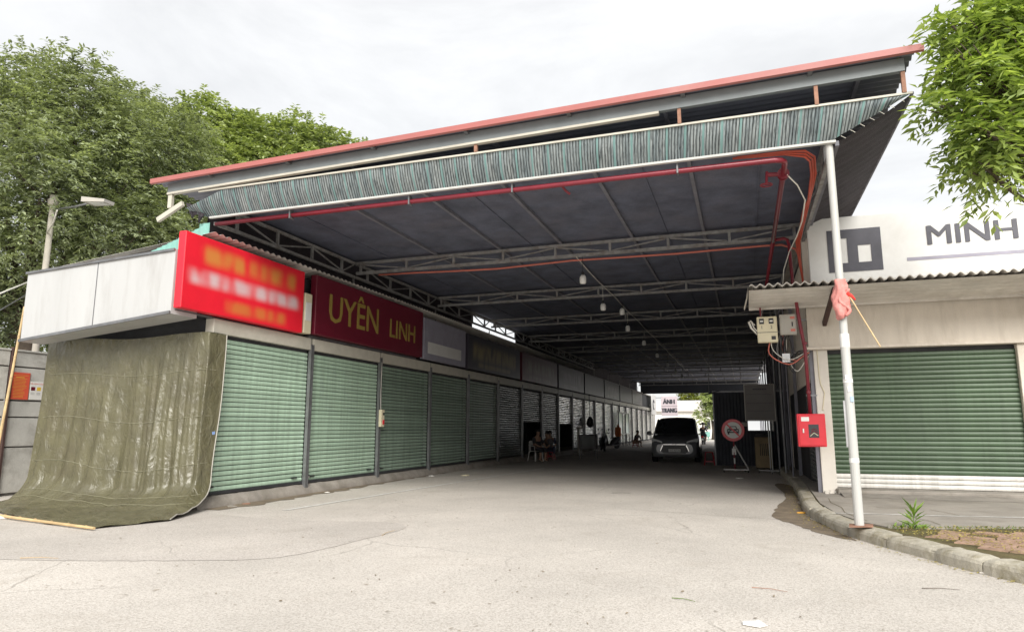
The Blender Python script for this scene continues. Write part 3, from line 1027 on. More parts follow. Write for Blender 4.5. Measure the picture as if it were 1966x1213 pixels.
# tall weed
wr = empty('weed_plant', (1.95, 10.02, 0.14), 'leafy green weed growing from the pavement edge right of the pole', 'weed')
MB().tube([(1.95, 10.02, .14), (1.955, 10.01, .26), (1.965, 10.0, .36)], 0.007, 6, r2=0.003).build('stem', M['weed'], wr)
PS, DS, LS, WS = [], [], [], []
for k in range(26):
    t = k / 26
    a = k * 2.4
    up = 0.25 + 1.0 * t
    PS.append((1.95 + .015 * t, 10.02 - .02 * t, .16 + .22 * t)); DS.append((math.cos(a), math.sin(a) * .8, up)); LS.append(rng.uniform(.14, .24) * (1.1 - .2 * t)); WS.append(rng.uniform(.025, .040))
for k in range(40):
    a = rng.uniform(0, 6.28)
    PS.append((1.95 + rng.uniform(-.22, .2), 10.0 + rng.uniform(-.06, .05), .15)); DS.append((math.cos(a), math.sin(a), rng.uniform(.4, 1.3))); LS.append(rng.uniform(.05, .13)); WS.append(rng.uniform(.012, .03))
leaves('leaf_blades', np.array(PS), unit(np.array(DS)), unit(np.random.default_rng(3).normal(0, .4, (len(PS), 3)) + [0, -.4, 1]), np.array(LS), np.array(WS), M['weed'], wr)

# ================================================================== LEFT SHOP ROW
Y0, PITCH, NB = 9.72, 3.05, 21
shop = empty('shop_row', (-9.1, Y0, 0), 'long row of green roller-shutter shops along the left of the alley', 'shops')
YE = Y0 + PITCH * NB
# plinth (sloping concrete sill) and walls
pl = MB()
prof = [(-9.5, 0.21), (-9.14, 0.205), (-9.06, 0.19), (-8.97, 0.09), (-8.94, 0.0), (-8.94, -0.05), (-9.5, -0.05)]
NS = 220
pj = random.Random(9)
rows = []
for j in range(NS):
    y = Y0 - 0.10 + (YE - Y0 + 0.1) * (j / (NS - 1)) ** 1.4
    rows.append([(x + (pj.uniform(-.018, .018) if 2 <= k <= 4 else 0), y, z + (pj.uniform(-.012, .012) if k in (2, 3) else 0)) for k, (x, z) in enumerate(prof)])
pl.grid(lambda i, j: rows[j][i], len(prof), NS)
pl.add(rows[0], [tuple(range(len(prof)))])
pl.build('plinth', M['concrete'], shop, smooth=True)
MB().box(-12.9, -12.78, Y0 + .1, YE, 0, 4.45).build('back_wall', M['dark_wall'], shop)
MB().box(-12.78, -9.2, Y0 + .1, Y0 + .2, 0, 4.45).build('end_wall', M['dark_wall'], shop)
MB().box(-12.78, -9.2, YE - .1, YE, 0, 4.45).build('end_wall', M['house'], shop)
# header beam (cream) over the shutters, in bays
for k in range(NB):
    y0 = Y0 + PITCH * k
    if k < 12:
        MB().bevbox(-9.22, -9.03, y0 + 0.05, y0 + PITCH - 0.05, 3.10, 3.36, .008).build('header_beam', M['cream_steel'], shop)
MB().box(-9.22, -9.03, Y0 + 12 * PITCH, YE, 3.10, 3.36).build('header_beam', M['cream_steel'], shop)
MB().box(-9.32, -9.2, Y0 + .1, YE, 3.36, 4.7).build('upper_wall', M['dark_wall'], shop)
# posts
mb = MB().box(-.035, .04, -.055, -.012, 0, 3.1).box(-.035, .04, .012, .055, 0, 3.1).box(-.035, .012, -.012, .012, 0, 3.1)
post_me = mb.mesh('post', M['steel_post'])
for k in range(NB + 1):
    place('post', post_me, shop, (0.05, PITCH * k, 0.12 if k else 0.0))
# shutters
def slat_mesh(L, material, tight=0.0):
    s = MB()
    pf = [(-0.004, 0.0), (0.010, 0.002), (0.017, 0.012), (0.021, 0.038), (0.018, 0.062), (0.010, 0.076), (-0.004, 0.078)]
    s.grid(lambda i, j: (pf[i][0], L * j, pf[i][1] * (1 + tight)), len(pf), 2)
    return s.mesh('slat', material, smooth=True)
SL = PITCH - 0.11
slat_me = slat_mesh(SL, M['green_l'])
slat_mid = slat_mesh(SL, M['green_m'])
slat_grey = slat_mesh(SL, M['grey_sh'])
slat_wht = slat_mesh(SL, M['alu_sh'])
open_to = {6: 1.62, 8: 1.55}
for k in range(NB):
    y0 = Y0 + PITCH * k + 0.055
    zb = open_to.get(k, 0.215)
    bk = MB().box(-9.14, -9.125, y0, y0 + SL, zb, 3.10)
    bk.box(-9.125, -9.08, y0, y0 + SL, zb, zb + 0.05)
    sh = bk.build('roller_shutter', M['dark_wall'], shop)
    ns = int((3.10 - zb - 0.05) / 0.0895)
    if k < 5:
        for s in range(ns):
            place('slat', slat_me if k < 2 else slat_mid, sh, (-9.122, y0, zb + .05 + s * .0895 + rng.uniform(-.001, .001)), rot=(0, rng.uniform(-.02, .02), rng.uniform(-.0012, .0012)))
    else:
        src = slat_grey if k < 8 else slat_wht
        jb = MB()
        vv = [v.co.copy() for v in src.vertices]; ff = [tuple(p.vertices) for p in src.polygons]
        for s in range(ns):
            tl = rng.uniform(-.03, .03)
            jb.add([(-9.122 + v.x + tl * v.z, y0 + v.y, zb + .05 + s * .0895 + v.z) for v in vv], ff)
        o = jb.build('slats', src.materials[0], sh, smooth=True, fix=False)
        o['kind'] = 'stuff'
    if k < 7 and k not in open_to:
        # slide bolts and padlock at the bottom corners
        for yy in (y0 + 0.22, y0 + SL - 0.30):
            lk = MB().box(-9.09, -9.065, yy - .09, yy + .09, .34, .37)
            lk.build('slide_bolt', M['black_pl'], sh)
        MB().lathe([(0.0, 0), (.03, .002), (.03, .024), (0, .026)], (-9.065, y0 + .06, .36), 10, 'x').build('padlock', M['chrome'] if k else M['sign_gold'], sh)
# shop roof: corrugated sheet with its edge over the signs
def corr(mb, x0, z0, x1, z1, ya, yb, pitch, amp, per=6):
    n_ = int((yb - ya) / pitch * per) + 1
    def P(i, j):
        y = ya + (yb - ya) * j / (n_ - 1)
        w = amp * math.sin(2 * math.pi * (y - ya) / pitch)
        return (x0 if i == 0 else x1, y, (z0 if i == 0 else z1) + w)
    mb.grid(P, 2, n_)
corr_mb = MB(); corr(corr_mb, -13.2, 4.5, -8.95, 4.90, Y0 - 0.2, Y0 + 30, 0.18, 0.02)
corr_mb.build('roof_sheet', M['fibro'], shop, smooth=True)
MB().box(-13.2, -9.0, Y0 + 30, YE, 4.6, 4.66).build('roof_sheet', M['fibro'], shop)
# inside of the half-open shops: dark back partition and shelf
for k in (6, 8):
    y0 = Y0 + PITCH * k
    MB().box(-10.9, -10.85, y0 + .06, y0 + PITCH - .06, 0.0, 3.0).build('inner_partition', M['dark_wall'], shop)

ds = MB()
dj = random.Random(15)
ds.grid(lambda i, j: ((-8.96, -8.62 + .22 * dj.random() - .01 * j)[i], 9.75 + 12 * j / 50, .0075), 2, 51)
tag(ds.build('plinth_dirt', M['stain']), 'dark dirt strip along the foot of the shop plinth', kind='structure')
# little electrical switch box on the second post
eb = empty('switch_box', (-9.0, Y0 + PITCH * 2, 1.42), 'small cream switch box with red sockets on a shutter post', 'switch box')
yb = Y0 + PITCH * 2
MB().bevbox(-9.01, -8.93, yb - .07, yb + .10, 1.42, 1.86, .008).build('case', M['cream_pl'], eb)
MB().lathe([(0, 0), (.035, 0), (.035, .018), (0, .02)], (-8.932, yb + .04, 1.75), 10, 'x').build('socket', M['black_pl'], eb)
MB().bevbox(-8.932, -8.91, yb + .0, yb + .07, 1.48, 1.60, .006).build('socket', M['red_box'], eb)
MB().tube([(-8.99, yb, 1.86), (-8.985, yb - .03, 2.1), (-9.0, yb - .01, 2.3), (-9.0, yb, 3.1)], .008, 5).build('wire', M['white_cable'], eb)

# ------------------------------------------------------------------ signboards over the left shops
ZR = Euler((R(90), 0, R(90)))          # text that faces +X
XS = -8.90
s1 = empty('shop_sign', (XS, 8.85, 3.3), 'bright red sign with yellow and white lines at the street corner', 'sign')
MB().bevbox(XS - .16, XS, 8.84, 12.20, 3.40, 4.74, .012).build('panel', print_mat('red_printed_vinyl', (0.78, 0.016, 0.035), [
    (4.42, .17, 9.25, 11.9, (.62, .30, .06), .75), (4.00, .14, 8.98, 12.05, (.66, .58, .60), .85), (3.60, .12, 9.9, 11.6, (.62, .22, .05), .75)]), s1)
MB().bevbox(-9.19, -9.075, 8.9, 12.15, 3.365, 3.395, .004).build('mounting_rail', M['steel_post'], s1)
mp_ = empty('meter_plate', (XS, 12.3, 3.5), 'small white plate on the post between the red and maroon signs', 'plate')
MB().bevbox(XS - .30, XS - .01, 12.26, 12.52, 3.42, 4.3, .01).build('plate', M['cream_pl'], mp_)
MB().bevbox(XS - .012, XS, 12.29, 12.49, 3.7, 4.1, .004).build('cover', M['white'], mp_)
s2 = empty('shop_sign', (XS, 12.65, 3.4), 'maroon sign with shade-darkened gold letters on the second and third shops', 'sign')
MB().bevbox(XS - .16, XS, 12.64, 18.0, 3.44, 4.78, .012).build('panel', M['sign_maroon'], s2)
text('lettering', 'UYÊN', 0.92, M['sign_gold'], s2, (XS + .004, 14.28, 4.08), ZR, ext=.008, sx=0.98, bold=.006)
text('lettering', 'LINH', 0.70, M['sign_gold'], s2, (XS + .004, 16.75, 4.02), ZR, ext=.008, sx=1.0, bold=.006)
MB().bevbox(-9.19, -9.075, 12.7, 17.95, 3.365, 3.435, .004).build('mounting_rail', M['steel_post'], s2)
s3 = empty('shop_sign', (XS, 18.1, 3.4), 'lavender grey sign following the maroon one', 'sign')
MB().bevbox(XS - .14, XS, 18.1, 21.3, 3.42, 4.66, .012).build('panel', M['sign_grey'], s3)
MB().bevbox(XS + .001, XS + .008, 18.35, 20.9, 3.60, 3.95, .003).build('strip', M['white'], s3)
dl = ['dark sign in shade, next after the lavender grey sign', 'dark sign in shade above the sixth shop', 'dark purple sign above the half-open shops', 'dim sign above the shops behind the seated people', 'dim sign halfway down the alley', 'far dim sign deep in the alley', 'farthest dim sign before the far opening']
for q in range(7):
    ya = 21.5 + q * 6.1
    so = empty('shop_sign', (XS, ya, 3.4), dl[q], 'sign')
    bc, ic = [((.045, .04, .055), (.30, .25, .12)), ((.10, .02, .03), (.2, .16, .1)), ((.06, .045, .07), (.16, .14, .18)), ((.03, .03, .035), (.06, .06, .065)), ((.025, .025, .03), (.16, .15, .15)), ((.03, .028, .033), (.02, .02, .022)), ((.12, .11, .11), (.03, .03, .035))][q]  # sign colours darkened to carry the shade deep in the alley
    MB().bevbox(XS - .14, XS, ya, ya + 5.8, 3.40, 4.62, .012).build('panel', print_mat('shade_dimmed_vinyl', bc, [(4.05, .3, ya + .5, ya + 5.2, ic, .8), (3.6, .09, ya + 1, ya + 4.5, ic, .6)]), so)

# white sign box on the street end of the row and the teal sheet above it
ws = empty('shop_sign', (-11.0, 9.1, 3.0), 'big white blank sign box on the street end of the shop row', 'sign')
MB().add([(-12.75, 8.95, 2.98), (-9.08, 8.82, 3.30), (-9.08, 8.82, 4.42), (-12.75, 8.95, 4.30),
          (-12.75, 9.40, 2.98), (-9.08, 9.40, 3.30), (-9.08, 9.40, 4.42), (-12.75, 9.40, 4.30)],
         [(0, 1, 2, 3), (4, 7, 6, 5), (0, 4, 5, 1), (3, 2, 6, 7), (1, 5, 6, 2), (0, 3, 7, 4)]).build('panel', M['sign_white'], ws)
MB().bar((-12.77, 8.93, 3.0), (-9.08, 8.80, 3.32), .03, .05).build('frame', M['steel_post'], ws)
MB().bar((-12.77, 8.93, 4.29), (-9.08, 8.80, 4.41), .03, .04).build('frame', M['steel_post'], ws)
MB().bar((-10.9, 8.885, 3.15), (-10.9, 8.885, 4.35), .02, .012).build('seam', M['steel_post'], ws)
MB().bar((-12.6, 9.40, 3.6), (-12.6, Y0 + .1, 3.6), .06, .06).bar((-9.6, 9.40, 3.6), (-9.6, Y0 + .1, 3.6), .06, .06).build('bracket', M['steel_post'], ws)
tl = MB()
tl.grid(lambda i, j: (-11.4 + 2.4 * i / 60, 9.30 + .012 * math.sin(i * 2.1), (4.32 + .09 * i / 60) if j == 0 else 4.34 + 0.62 * (i / 60) ** 1.4), 61, 2)
te = empty('teal_sheet', (-10.2, 9.3, 4.3), 'teal corrugated sheet sloping up behind the white sign box', 'roofing')
tl.build('sheet', M['teal'], te, smooth=True)
MB().bar((-11.4, 9.33, 4.30), (-9.0, 9.33, 4.42), .04, .04).build('rail', M['steel_post'], te)
MB().bar((-11.3, 9.33, 4.32), (-11.3, Y0 + .15, 4.40), .04, .04).bar((-9.3, 9.33, 4.40), (-9.3, Y0 + .15, 4.40), .04, .04).build('bracket', M['steel_post'], te)

# ------------------------------------------------------------------ tarpaulin
NU, NV = 150, 110
def lerp_key(keys, t):
    for (a, va), (b_, vb) in zip(keys, keys[1:]):
        if t <= b_:
            s = (t - a) / (b_ - a)
            s = s * s * (3 - 2 * s) if len(keys) > 3 else s
            return va + (vb - va) * s
    return keys[-1][1]
def hn(x, s=0):
    return math.sin(x * 1.0 + s) * .5 + math.sin(x * 2.3 + s * 1.7 + 1.1) * .3 + math.sin(x * 4.7 + s * 2.9 + 2.0) * .2
bx = [(0, -12.95), (.4, -11.45), (.7, -9.75), (.9, -8.66), (1, -8.30)]
by = [(0, 8.75), (.4, 8.10), (.7, 7.55), (.9, 7.40), (1, 8.35)]
def tarp_pt(i, j):
    u = i / (NU - 1); v = j / (NV - 1)
    T = Vector((-12.88 + 3.92 * min(1, u / .94) + (.03 if u > .94 else 0) * (u - .94) / .06, 9.60, 3.06 + 0.03 * math.sin(u * 9)))
    if u > .94:
        T.y = 9.60 + (u - .94) / .06 * 0.40
    B = Vector((lerp_key(bx, u), lerp_key(by, u), 0.02))
    K = .64
    zk = .42 + .10 * math.sin(u * 7 + .6)
    P1 = Vector((T.x + (B.x - T.x) * .05, T.y - .12, zk))
    if v < K:
        a = v / K
        p = Vector((T.x + (P1.x - T.x) * a * a, T.y - .12 * a * a, T.z + (zk - T.z) * a))
    else:
        b_ = (v - K) / (1 - K)
        C_ = Vector((P1.x + (B.x - P1.x) * .18, P1.y - .16, 0.0))
        p = P1 * (1 - b_) ** 2 + C_ * 2 * b_ * (1 - b_) + B * b_ * b_
    env = min(1, v * 3) * (0.35 + 0.65 * max(0, min(1, (p.z) / .6)))
    right = max(0.12, min(1, (u - .45) / .25))
    fold = hn(u * 46 + 0.5 * math.sin(v * 5), .3) * .030 * right + hn(u * 17 + v * 1.2, 1.2) * .028
    p.y -= fold * env * 2.3 + .035 * hn(u * 9 + v * 3.1, 4.0) * env
    p.x += hn(u * 31 + v * 2, 2.2) * .012 * env
    # crumples lying on the ground
    gz = max(0, 1 - p.z / .25)
    p.z += gz * (0.034 + .034 * hn(p.x * 5.3 + p.y * 3.1, .8) + .030 * hn(p.y * 13 - p.x * 3.0, 2.4)) * (1 if v < .985 else .35)
    p.z = max(p.z, 0.008)
    return p
tb = MB().grid(tarp_pt, NU, NV)
ta = tb.build('tarpaulin', M['tarp'], None, smooth=True)
tag(ta, 'olive green tarpaulin hung under the white sign, spread on the ground', 'tarpaulin')
hem = MB().tube([tarp_pt(NU - 1, j) + Vector((.004, 0, .004)) for j in range(0, NV, 3)], .009, 6)
hem.build('hem', M['lamp_grey'], ta)
sm = MB()
for vj in (18, 40, 62, 80, 88):
    sm.tube([tarp_pt(i, vj) + Vector((0, -.006, .002)) for i in range(4, NU - 2, 3)], .0045, 4)
sm.build('seam_lines', mat('tarp_seam', (0.26, 0.25, 0.17), .5), ta)
tp = MB().bar((-8.93, 9.80, 1.30), (-8.93, 9.86, 1.31), .03, .05)
tp.build('blue_clip', mat('blue_clip', (.25, .38, .7), .4), ta)

b1 = MB().tube([(-12.6, 8.16, .045), (-10.6, 7.68, .045), (-8.52, 7.28, .04)], .024, 8, r2=.019)
for t in np.linspace(.05, .95, 9):
    p = Vector((-12.6, 8.16, .045)).lerp(Vector((-8.52, 7.28, .04)), float(t))
    b1.lathe([(.0, -.006), (.026, -.004), (.026, .004), (0, .006)], p, 8, 'x')
tag(b1.build('bamboo_pole', M['bamboo']), 'bamboo pole lying on the ground along the tarpaulin edge', 'pole')
b2 = MB().tube([(-14.22, 9.72, 0.0), (-14.35, 9.95, 2.0), (-14.48, 10.17, 3.95)], .032, 8, r2=.022)
for t in np.linspace(.05, .95, 9):
    p = Vector((-14.22, 9.72, 0.0)).lerp(Vector((-14.48, 10.17, 3.95)), float(t))
    b2.lathe([(.0, -.006), (.034, -.004), (.034, .004), (0, .006)], p, 8, 'z')
tag(b2.build('bamboo_pole', M['bamboo']), 'tall bamboo pole leaning against the grey fence', 'pole')

# ------------------------------------------------------------------ fence at far left
fe = empty('fence', (-14.6, 8.0, 0), 'weathered grey sheet fence with rusty posts at the far left', 'fence')
for a, (ya, yb2) in enumerate(((1.5, 4.8), (4.86, 7.4), (7.46, 10.08), (10.17, 12.9), (12.96, 15.6))):
    for z0, z1 in ((0.06, 0.98), (1.01, 1.60), (1.63, 1.95), (1.98, 2.66), (2.69, 3.0)):
        MB().bevbox(-14.63, -14.60 + rng.uniform(-.004, .004), ya, yb2, z0, z1, .006).build('fence_panel', M['fence'], fe)
    MB().box(-14.66, -14.635, ya, yb2, 0.0, 2.98).build('backing_sheet', M['fence_rail'], fe)
    MB().bevbox(-14.64, -14.575, ya, yb2, 3.002, 3.04, .006).build('top_rail', M['fence'], fe)
for y in (1.45, 4.83, 7.43, 10.125, 12.93, 15.65):
    MB().bevbox(-14.65, -14.56, y - .028, y + .028, 0, 3.08, .005).build('post', M['rust_post'], fe)
fx = -14.594
p1 = empty('notice', (fx, 10.3, 2.0), 'orange red printed notice on the grey fence', 'notice')
MB().bevbox(fx, fx + .008, 10.14, 10.545, 1.99, 2.56, .002).build('sheet', M['poster_red'], p1)
nb_ = MB()
rp_ = random.Random(2)
z = 2.50
for kk in range(16):
    w = rp_.uniform(.10, .165); hh = .016 if kk == 1 else .006
    nb_.box(fx + .0082, fx + .0092, 10.3425 - w, 10.3425 + w * rp_.uniform(.75, 1), z - hh, z); z -= .030 if kk > 1 else .036
nb_.build('print_lines', M['sign_yellow'], p1)
p2 = empty('notice', (fx, 10.7, 2.0), 'white fire instruction poster beside the orange red notice', 'notice')
MB().bevbox(fx, fx + .008, 10.57, 10.96, 1.995, 2.385, .002).build('sheet', M['paper'], p2)
text('print', 'TIÊU LỆNH CHỮA CHÁY', .036, M['poster_red'], p2, (fx + .0095, 10.765, 2.335), ZR, ext=.0005)
for q in range(3):
    yc = 10.635 + q * .13
    mb = MB(); mb.box(fx + .0082, fx + .0090, yc - .045, yc + .045, 2.19, 2.27)
    mb.build('pictogram', [M['sign_maroon'], M['sign_yellow'], M['red_box']][q], p2)
    mb = MB()
    for z in (2.15, 2.13, 2.11): mb.box(fx + .0082, fx + .0090, yc - .045, yc + .04, z - .004, z)
    mb.build('print_lines', M['ink'], p2)

# ================================================================== MARKET ROOF
YF = 9.87                       # front frame
TS = [YF + 4.95 * k for k in range(1, 12)]
YB = TS[-1] + 1.2
XL, XR = -9.25, 1.40
roof = empty('market_roof', (XL, YF, 0), 'long open market roof on steel trusses with red edge and shade nets', 'roof')
def zr(x):
    return 5.985 + (x + 10.38) * 0.0218

# upper corrugated sheet: waves along Y profile, ribs run along X
def roof_sheet(ya, yb, pitch, amp, per):
    n_ = int((yb - ya) / pitch * per) + 1
    mb = MB()
    xs = [-10.42, -6, -2, 2.38]
    mb.grid(lambda i, j: (xs[i], ya + (yb - ya) * j / (n_ - 1), zr(xs[i]) + 0.03 + amp * math.sin(2 * math.pi * (yb - ya) * j / (n_ - 1) / pitch)), 4, n_)
    return mb
roof_sheet(9.44, 14.0, 0.16, 0.022, 8).build('roof_sheet', M['roof'], roof, smooth=True)
MB().grid(lambda i, j: ((-10.42, 2.38)[i], (14.0, YB)[j], zr((-10.42, 2.38)[i]) + .03), 2, 2).build('roof_sheet', M['roof'], roof)
# red fascia in lengths with small overlaps
fx_ = [-10.42, -6.3, -2.2, 2.46]
for a, b_ in zip(fx_, fx_[1:]):
    MB().add([(a, 9.38, zr(a) - .032), (b_, 9.38, zr(b_) - .032), (b_, 9.38, zr(b_) + .055), (a, 9.38, zr(a) + .055),
              (a, 9.42, zr(a) - .045), (b_, 9.42, zr(b_) - .045), (b_, 9.58, zr(b_) + .06), (a, 9.58, zr(a) + .06)],
             [(0, 1, 2, 3), (4, 7, 6, 5), (0, 4, 5, 1), (3, 2, 6, 7), (1, 5, 6, 2), (0, 3, 7, 4)]).build('fascia', M['fascia'], roof)
# eave beam under the fascia: grey box with cream lower flange
def eave(dy0, dy1, dz0, dz1, xa, xb, m, nm):
    MB().add([(xa, dy0, zr(xa) + dz0), (xb, dy0, zr(xb) + dz0), (xb, dy0, zr(xb) + dz1), (xa, dy0, zr(xa) + dz1),
              (xa, dy1, zr(xa) + dz0), (xb, dy1, zr(xb) + dz0), (xb, dy1, zr(xb) + dz1), (xa, dy1, zr(xa) + dz1)],
             [(0, 1, 2, 3), (4, 7, 6, 5), (0, 4, 5, 1), (3, 2, 6, 7), (1, 5, 6, 2), (0, 3, 7, 4)]).build(nm, m, roof)
eave(9.56, 9.64, -.19, -.012, -10.16, 2.26, M['gutter'], 'eave_beam')
eave(9.545, 9.63, -.23, -.193, -10.16, -0.96, M['cream_steel'], 'eave_flange')
for x in (-9.1, -7.4, -5.7, -4.0, -2.3, -.6, 1.1):
    MB().box(x - .03, x + .03, 9.43, 9.555, zr(x) - .05, zr(x) - .012).build('bracket', M['steel_post'], roof)
# rafters under the roof sheet at the right end
for x in (1.75, -.9, -3.7, -6.4):
    MB().bar((x, 9.65, zr(x) - .05), (x, 14.0, zr(x) - .05), .05, .08).build('rafter', M['purlin'], roof)
# struts between eave beam and net rail
ZN = 5.76
for x in (-3.87, -.67, 1.17, 2.235):
    MB().bar((x, 9.60, ZN + .01), (x, 9.60, zr(x) - .192), .05, .05).build('strut', M['rust'], roof)
MB().bar((-10.1, 9.60, 5.50), (-10.1, 9.60, zr(-10.1) - .232), .06, .09).build('strut', M['cream_steel'], roof)
MB().bar((-10.4, 9.62, 5.30), (-9.8, 9.60, 5.56), .06, .09).build('strut', M['cream_steel'], roof)

# net rails: front top, front bottom (white), right
XN = 2.33
MB().bar((-9.45, 9.60, 5.75), (XN, 9.60, ZN), .028, .028).build('net_rail', M['cream_steel'], roof)
MB().bevbox(-9.36, 1.40, 9.80, 9.86, 5.284, 5.322, .005).build('front_beam', M['white_pole'], roof)
MB().bar((XN, 9.60, ZN), (XN, 19.0, ZN), .03, .03).build('net_rail', M['purlin'], roof)
MB().bar((1.42, 9.86, 5.29), (1.42, 19.0, 5.29), .05, .07).build('side_beam', M['purlin'], roof)

# shade net, front: from the rail down to the beam, a little baggy, torn at the left end
NX, NZ = 260, 12
def net_pt(i, j):
    s = i / (NX - 1); t = j / (NZ - 1)
    xc = -9.72 + (XN + 9.72) * s
    zt = 5.75 if s > .07 else 5.47 + .28 * (s / .07)
    zb, yb = 5.322, 9.84
    if xc > 1.40:                                   # cut along the hip
        h = (xc - 1.40) / (XN - 1.40)
        zb += (5.735 - zb) * h; yb += (9.63 - yb) * h
    elif xc < -9.40:
        h = (-9.40 - xc) / .32
        zb += .10 * h
    x = xc - .10 * t * max(0, s - .3)
    y = 9.61 + (yb - 9.61) * t
    z = zt + (zb - zt) * t
    sag = math.sin(math.pi * t) * (.05 + .02 * math.sin(s * 41) + .012 * math.sin(s * 97 + 1))
    rip = .010 * math.sin(xc * 24.2 + 1.5 * math.sin(xc * 3)) * (.4 + .6 * t)
    return (x, y - sag * .6 + rip, z)
nt = MB().grid(net_pt, NX, NZ, uvf=lambda i, j: (12.0 * i / (NX - 1), net_pt(i, j)[2]))
nt.build('shade_net', M['net'], roof, smooth=True)
# ties along the right hip
for k in range(7):
    t = .1 + .13 * k
    p = Vector((1.42, 9.84, 5.33)).lerp(Vector((XN, 9.61, 5.76)), t)
    MB().tube([p + Vector((-.05, -.05, -.02)), p + Vector((.01, -.02, -.05))], .005, 4).build('cable_tie', M['white_cable'], roof)
# right side awning net (dark), flared
def side_pt(i, j):
    s = i / 80; t = j / 8
    y = 9.63 + 9.4 * s
    yb = 9.86 + 9.14 * s
    x = XN + (1.43 - XN) * t
    return (x, y + (yb - y) * t, 5.755 + (5.30 - 5.755) * t - .035 * math.sin(math.pi * t) + .010 * math.sin(y * 21))
MB().grid(side_pt, 81, 9).build('side_net', M['net_dark'], roof, smooth=True)
# loose scraps at the torn left corner
for k, (a, b_, c_) in enumerate((((-9.85, 9.70, 5.62), (-9.5, 9.76, 5.50), (-9.68, 9.72, 5.30)), ((-9.62, 9.74, 5.58), (-9.3, 9.78, 5.5), (-9.55, 9.76, 5.22)))):
    a, b_, c_ = Vector(a), Vector(b_), Vector(c_)
    MB().grid(lambda i, j: a.lerp(b_, i / 8).lerp(c_, j / 8) + Vector((0, .02 * math.sin(i * 1.9 + k), .015 * math.sin(j * 2.2))), 9, 9).build('net_scrap', M['net_dark'], roof)
MB().grid(lambda i, j: (-9.62 + .05 * i, 9.86 + .01 * math.sin(i * 2.2), 5.22 - .04 * j), 6, 10).build('teal_flap', M['teal'], roof)

# ceiling: dark sheets, seams between them
ZC = 5.66
xe = [-9.7, -7.0, -5.33, -3.82, -2.17, -.63, 1.40]
ye = [9.88] + TS[::2] + [YB]
for a, b_ in zip(xe, xe[1:]):
    for c_, d_ in zip(ye, ye[1:]):
        MB().box(a + .004, b_ - .004, c_ + .004, d_ - .004, ZC, ZC + .012).build('ceiling_sheet', M['ceiling'], roof)
for x in xe[1:-1]:
    MB().box(x - .03, x + .03, 9.9, YB, ZC - .062, ZC - .004).build('purlin', M['purlin'], roof)
for x in (-8.3, -4.55, -1.4, .45):
    MB().box(x - .012, x + .012, 9.9, YB, ZC - .022, ZC - .004).build('batten', M['ceiling'], roof)

# cross trusses
ZT, ZBm = 5.565, 5.30
vx = [-9.13, -7.82, -6.53, -5.25, -3.96, -2.68, -1.39, -.10, 1.19]
for k, y in enumerate(TS):
    tr = MB().box(XL, XR, y - .03, y + .03, ZT - .035, ZT + .030).build('truss', M['truss'], roof)
    if k > 0: pass
    MB().box(XL, XR, y - .03, y + .03, ZBm - .035, ZBm + .035).build('bottom_chord', M['truss'], tr)
    for q, x in enumerate(vx):
        if k < 7:
            MB().box(x - .028, x + .028, y - .025, y + .025, ZBm + .036, ZT - .036).build('upright', M['truss'], tr)
    if k < 7:
        for q in range(len(vx) - 1):
            a, b_ = ((vx[q] + .05, ZBm + .05), (vx[q + 1] - .05, ZT - .05)) if q % 2 else ((vx[q] + .05, ZT - .05), (vx[q + 1] - .05, ZBm + .05))
            MB().bar((a[0], y, a[1]), (b_[0], y, b_[1]), .03, .03).build('diagonal', M['truss'], tr)
    else:
        mb = MB()
        for q, x in enumerate(vx):
            mb.box(x - .028, x + .028, y - .025, y + .025, ZBm + .036, ZT - .036)
        mb.build('uprights', M['truss'], tr)
# long edge trusses left and right
for x in (-9.3, 1.34):
    for yb_, yc in zip([YF] + TS[:6], TS[:7]):
        lt = MB().box(x - .03, x + .03, yb_ + .035, yc - .035, ZBm - .125, ZBm - .06).build('edge_truss', M['truss'], roof)
        MB().box(x - .03, x + .03, yb_ + .035, yc - .035, ZT - .03, ZT + .03).build('top_chord', M['truss'], lt)
        for q in range(4):
            y = yb_ + .62 + 1.24 * q
            MB().box(x - .025, x + .025, y - .028, y + .028, ZBm - .058, ZT - .032).build('upright', M['truss'], lt)
            y2 = y + 1.24 if q < 3 else yc - .04
            a, b_ = ((y + .04, ZT - .05), (y2 - .04, ZBm - .04)) if q % 2 == 0 else ((y + .04, ZBm - .04), (y2 - .04, ZT - .05))
            MB().bar((x, a[0], a[1]), (x, b_[0], b_[1]), .03, .03).build('diagonal', M['truss'], lt)
# columns: front white pole, inner posts
pole = MB().tube([(1.32, 9.90, .158), (1.32, 9.90, 2.55)], .057, 16).tube([(1.32, 9.90, 2.55), (1.32, 9.90, 5.284)], .050, 16)
po = pole.build('front_pole', M['white_pole'], roof, smooth=False)
for z, h in ((2.45, .18), (1.98, .05), (.95, .06)):
    MB().lathe([(.0595, 0), (.0605, .004), (.0605, h - .004), (.0595, h)], (1.32, 9.90, z), 16).build('collar', M['white_pl'], po)
MB().box(1.30, 1.342, 9.836, 9.8415, 1.86, 1.93).build('sticker', M['paper'], po)
MB().box(1.282, 1.322, 9.836, 9.8415, 2.02, 2.08).build('sticker', M['paper'], po)
MB().box(1.325, 1.362, 9.8365, 9.842, 1.73, 1.80).build('sticker', mat('blue_sticker', (.35, .45, .6), .6), po)
MB().bar((1.255, 9.9, 1.15), (1.255, 9.9, 1.75), .02, .025).build('flat_bar', M['steel'], po)
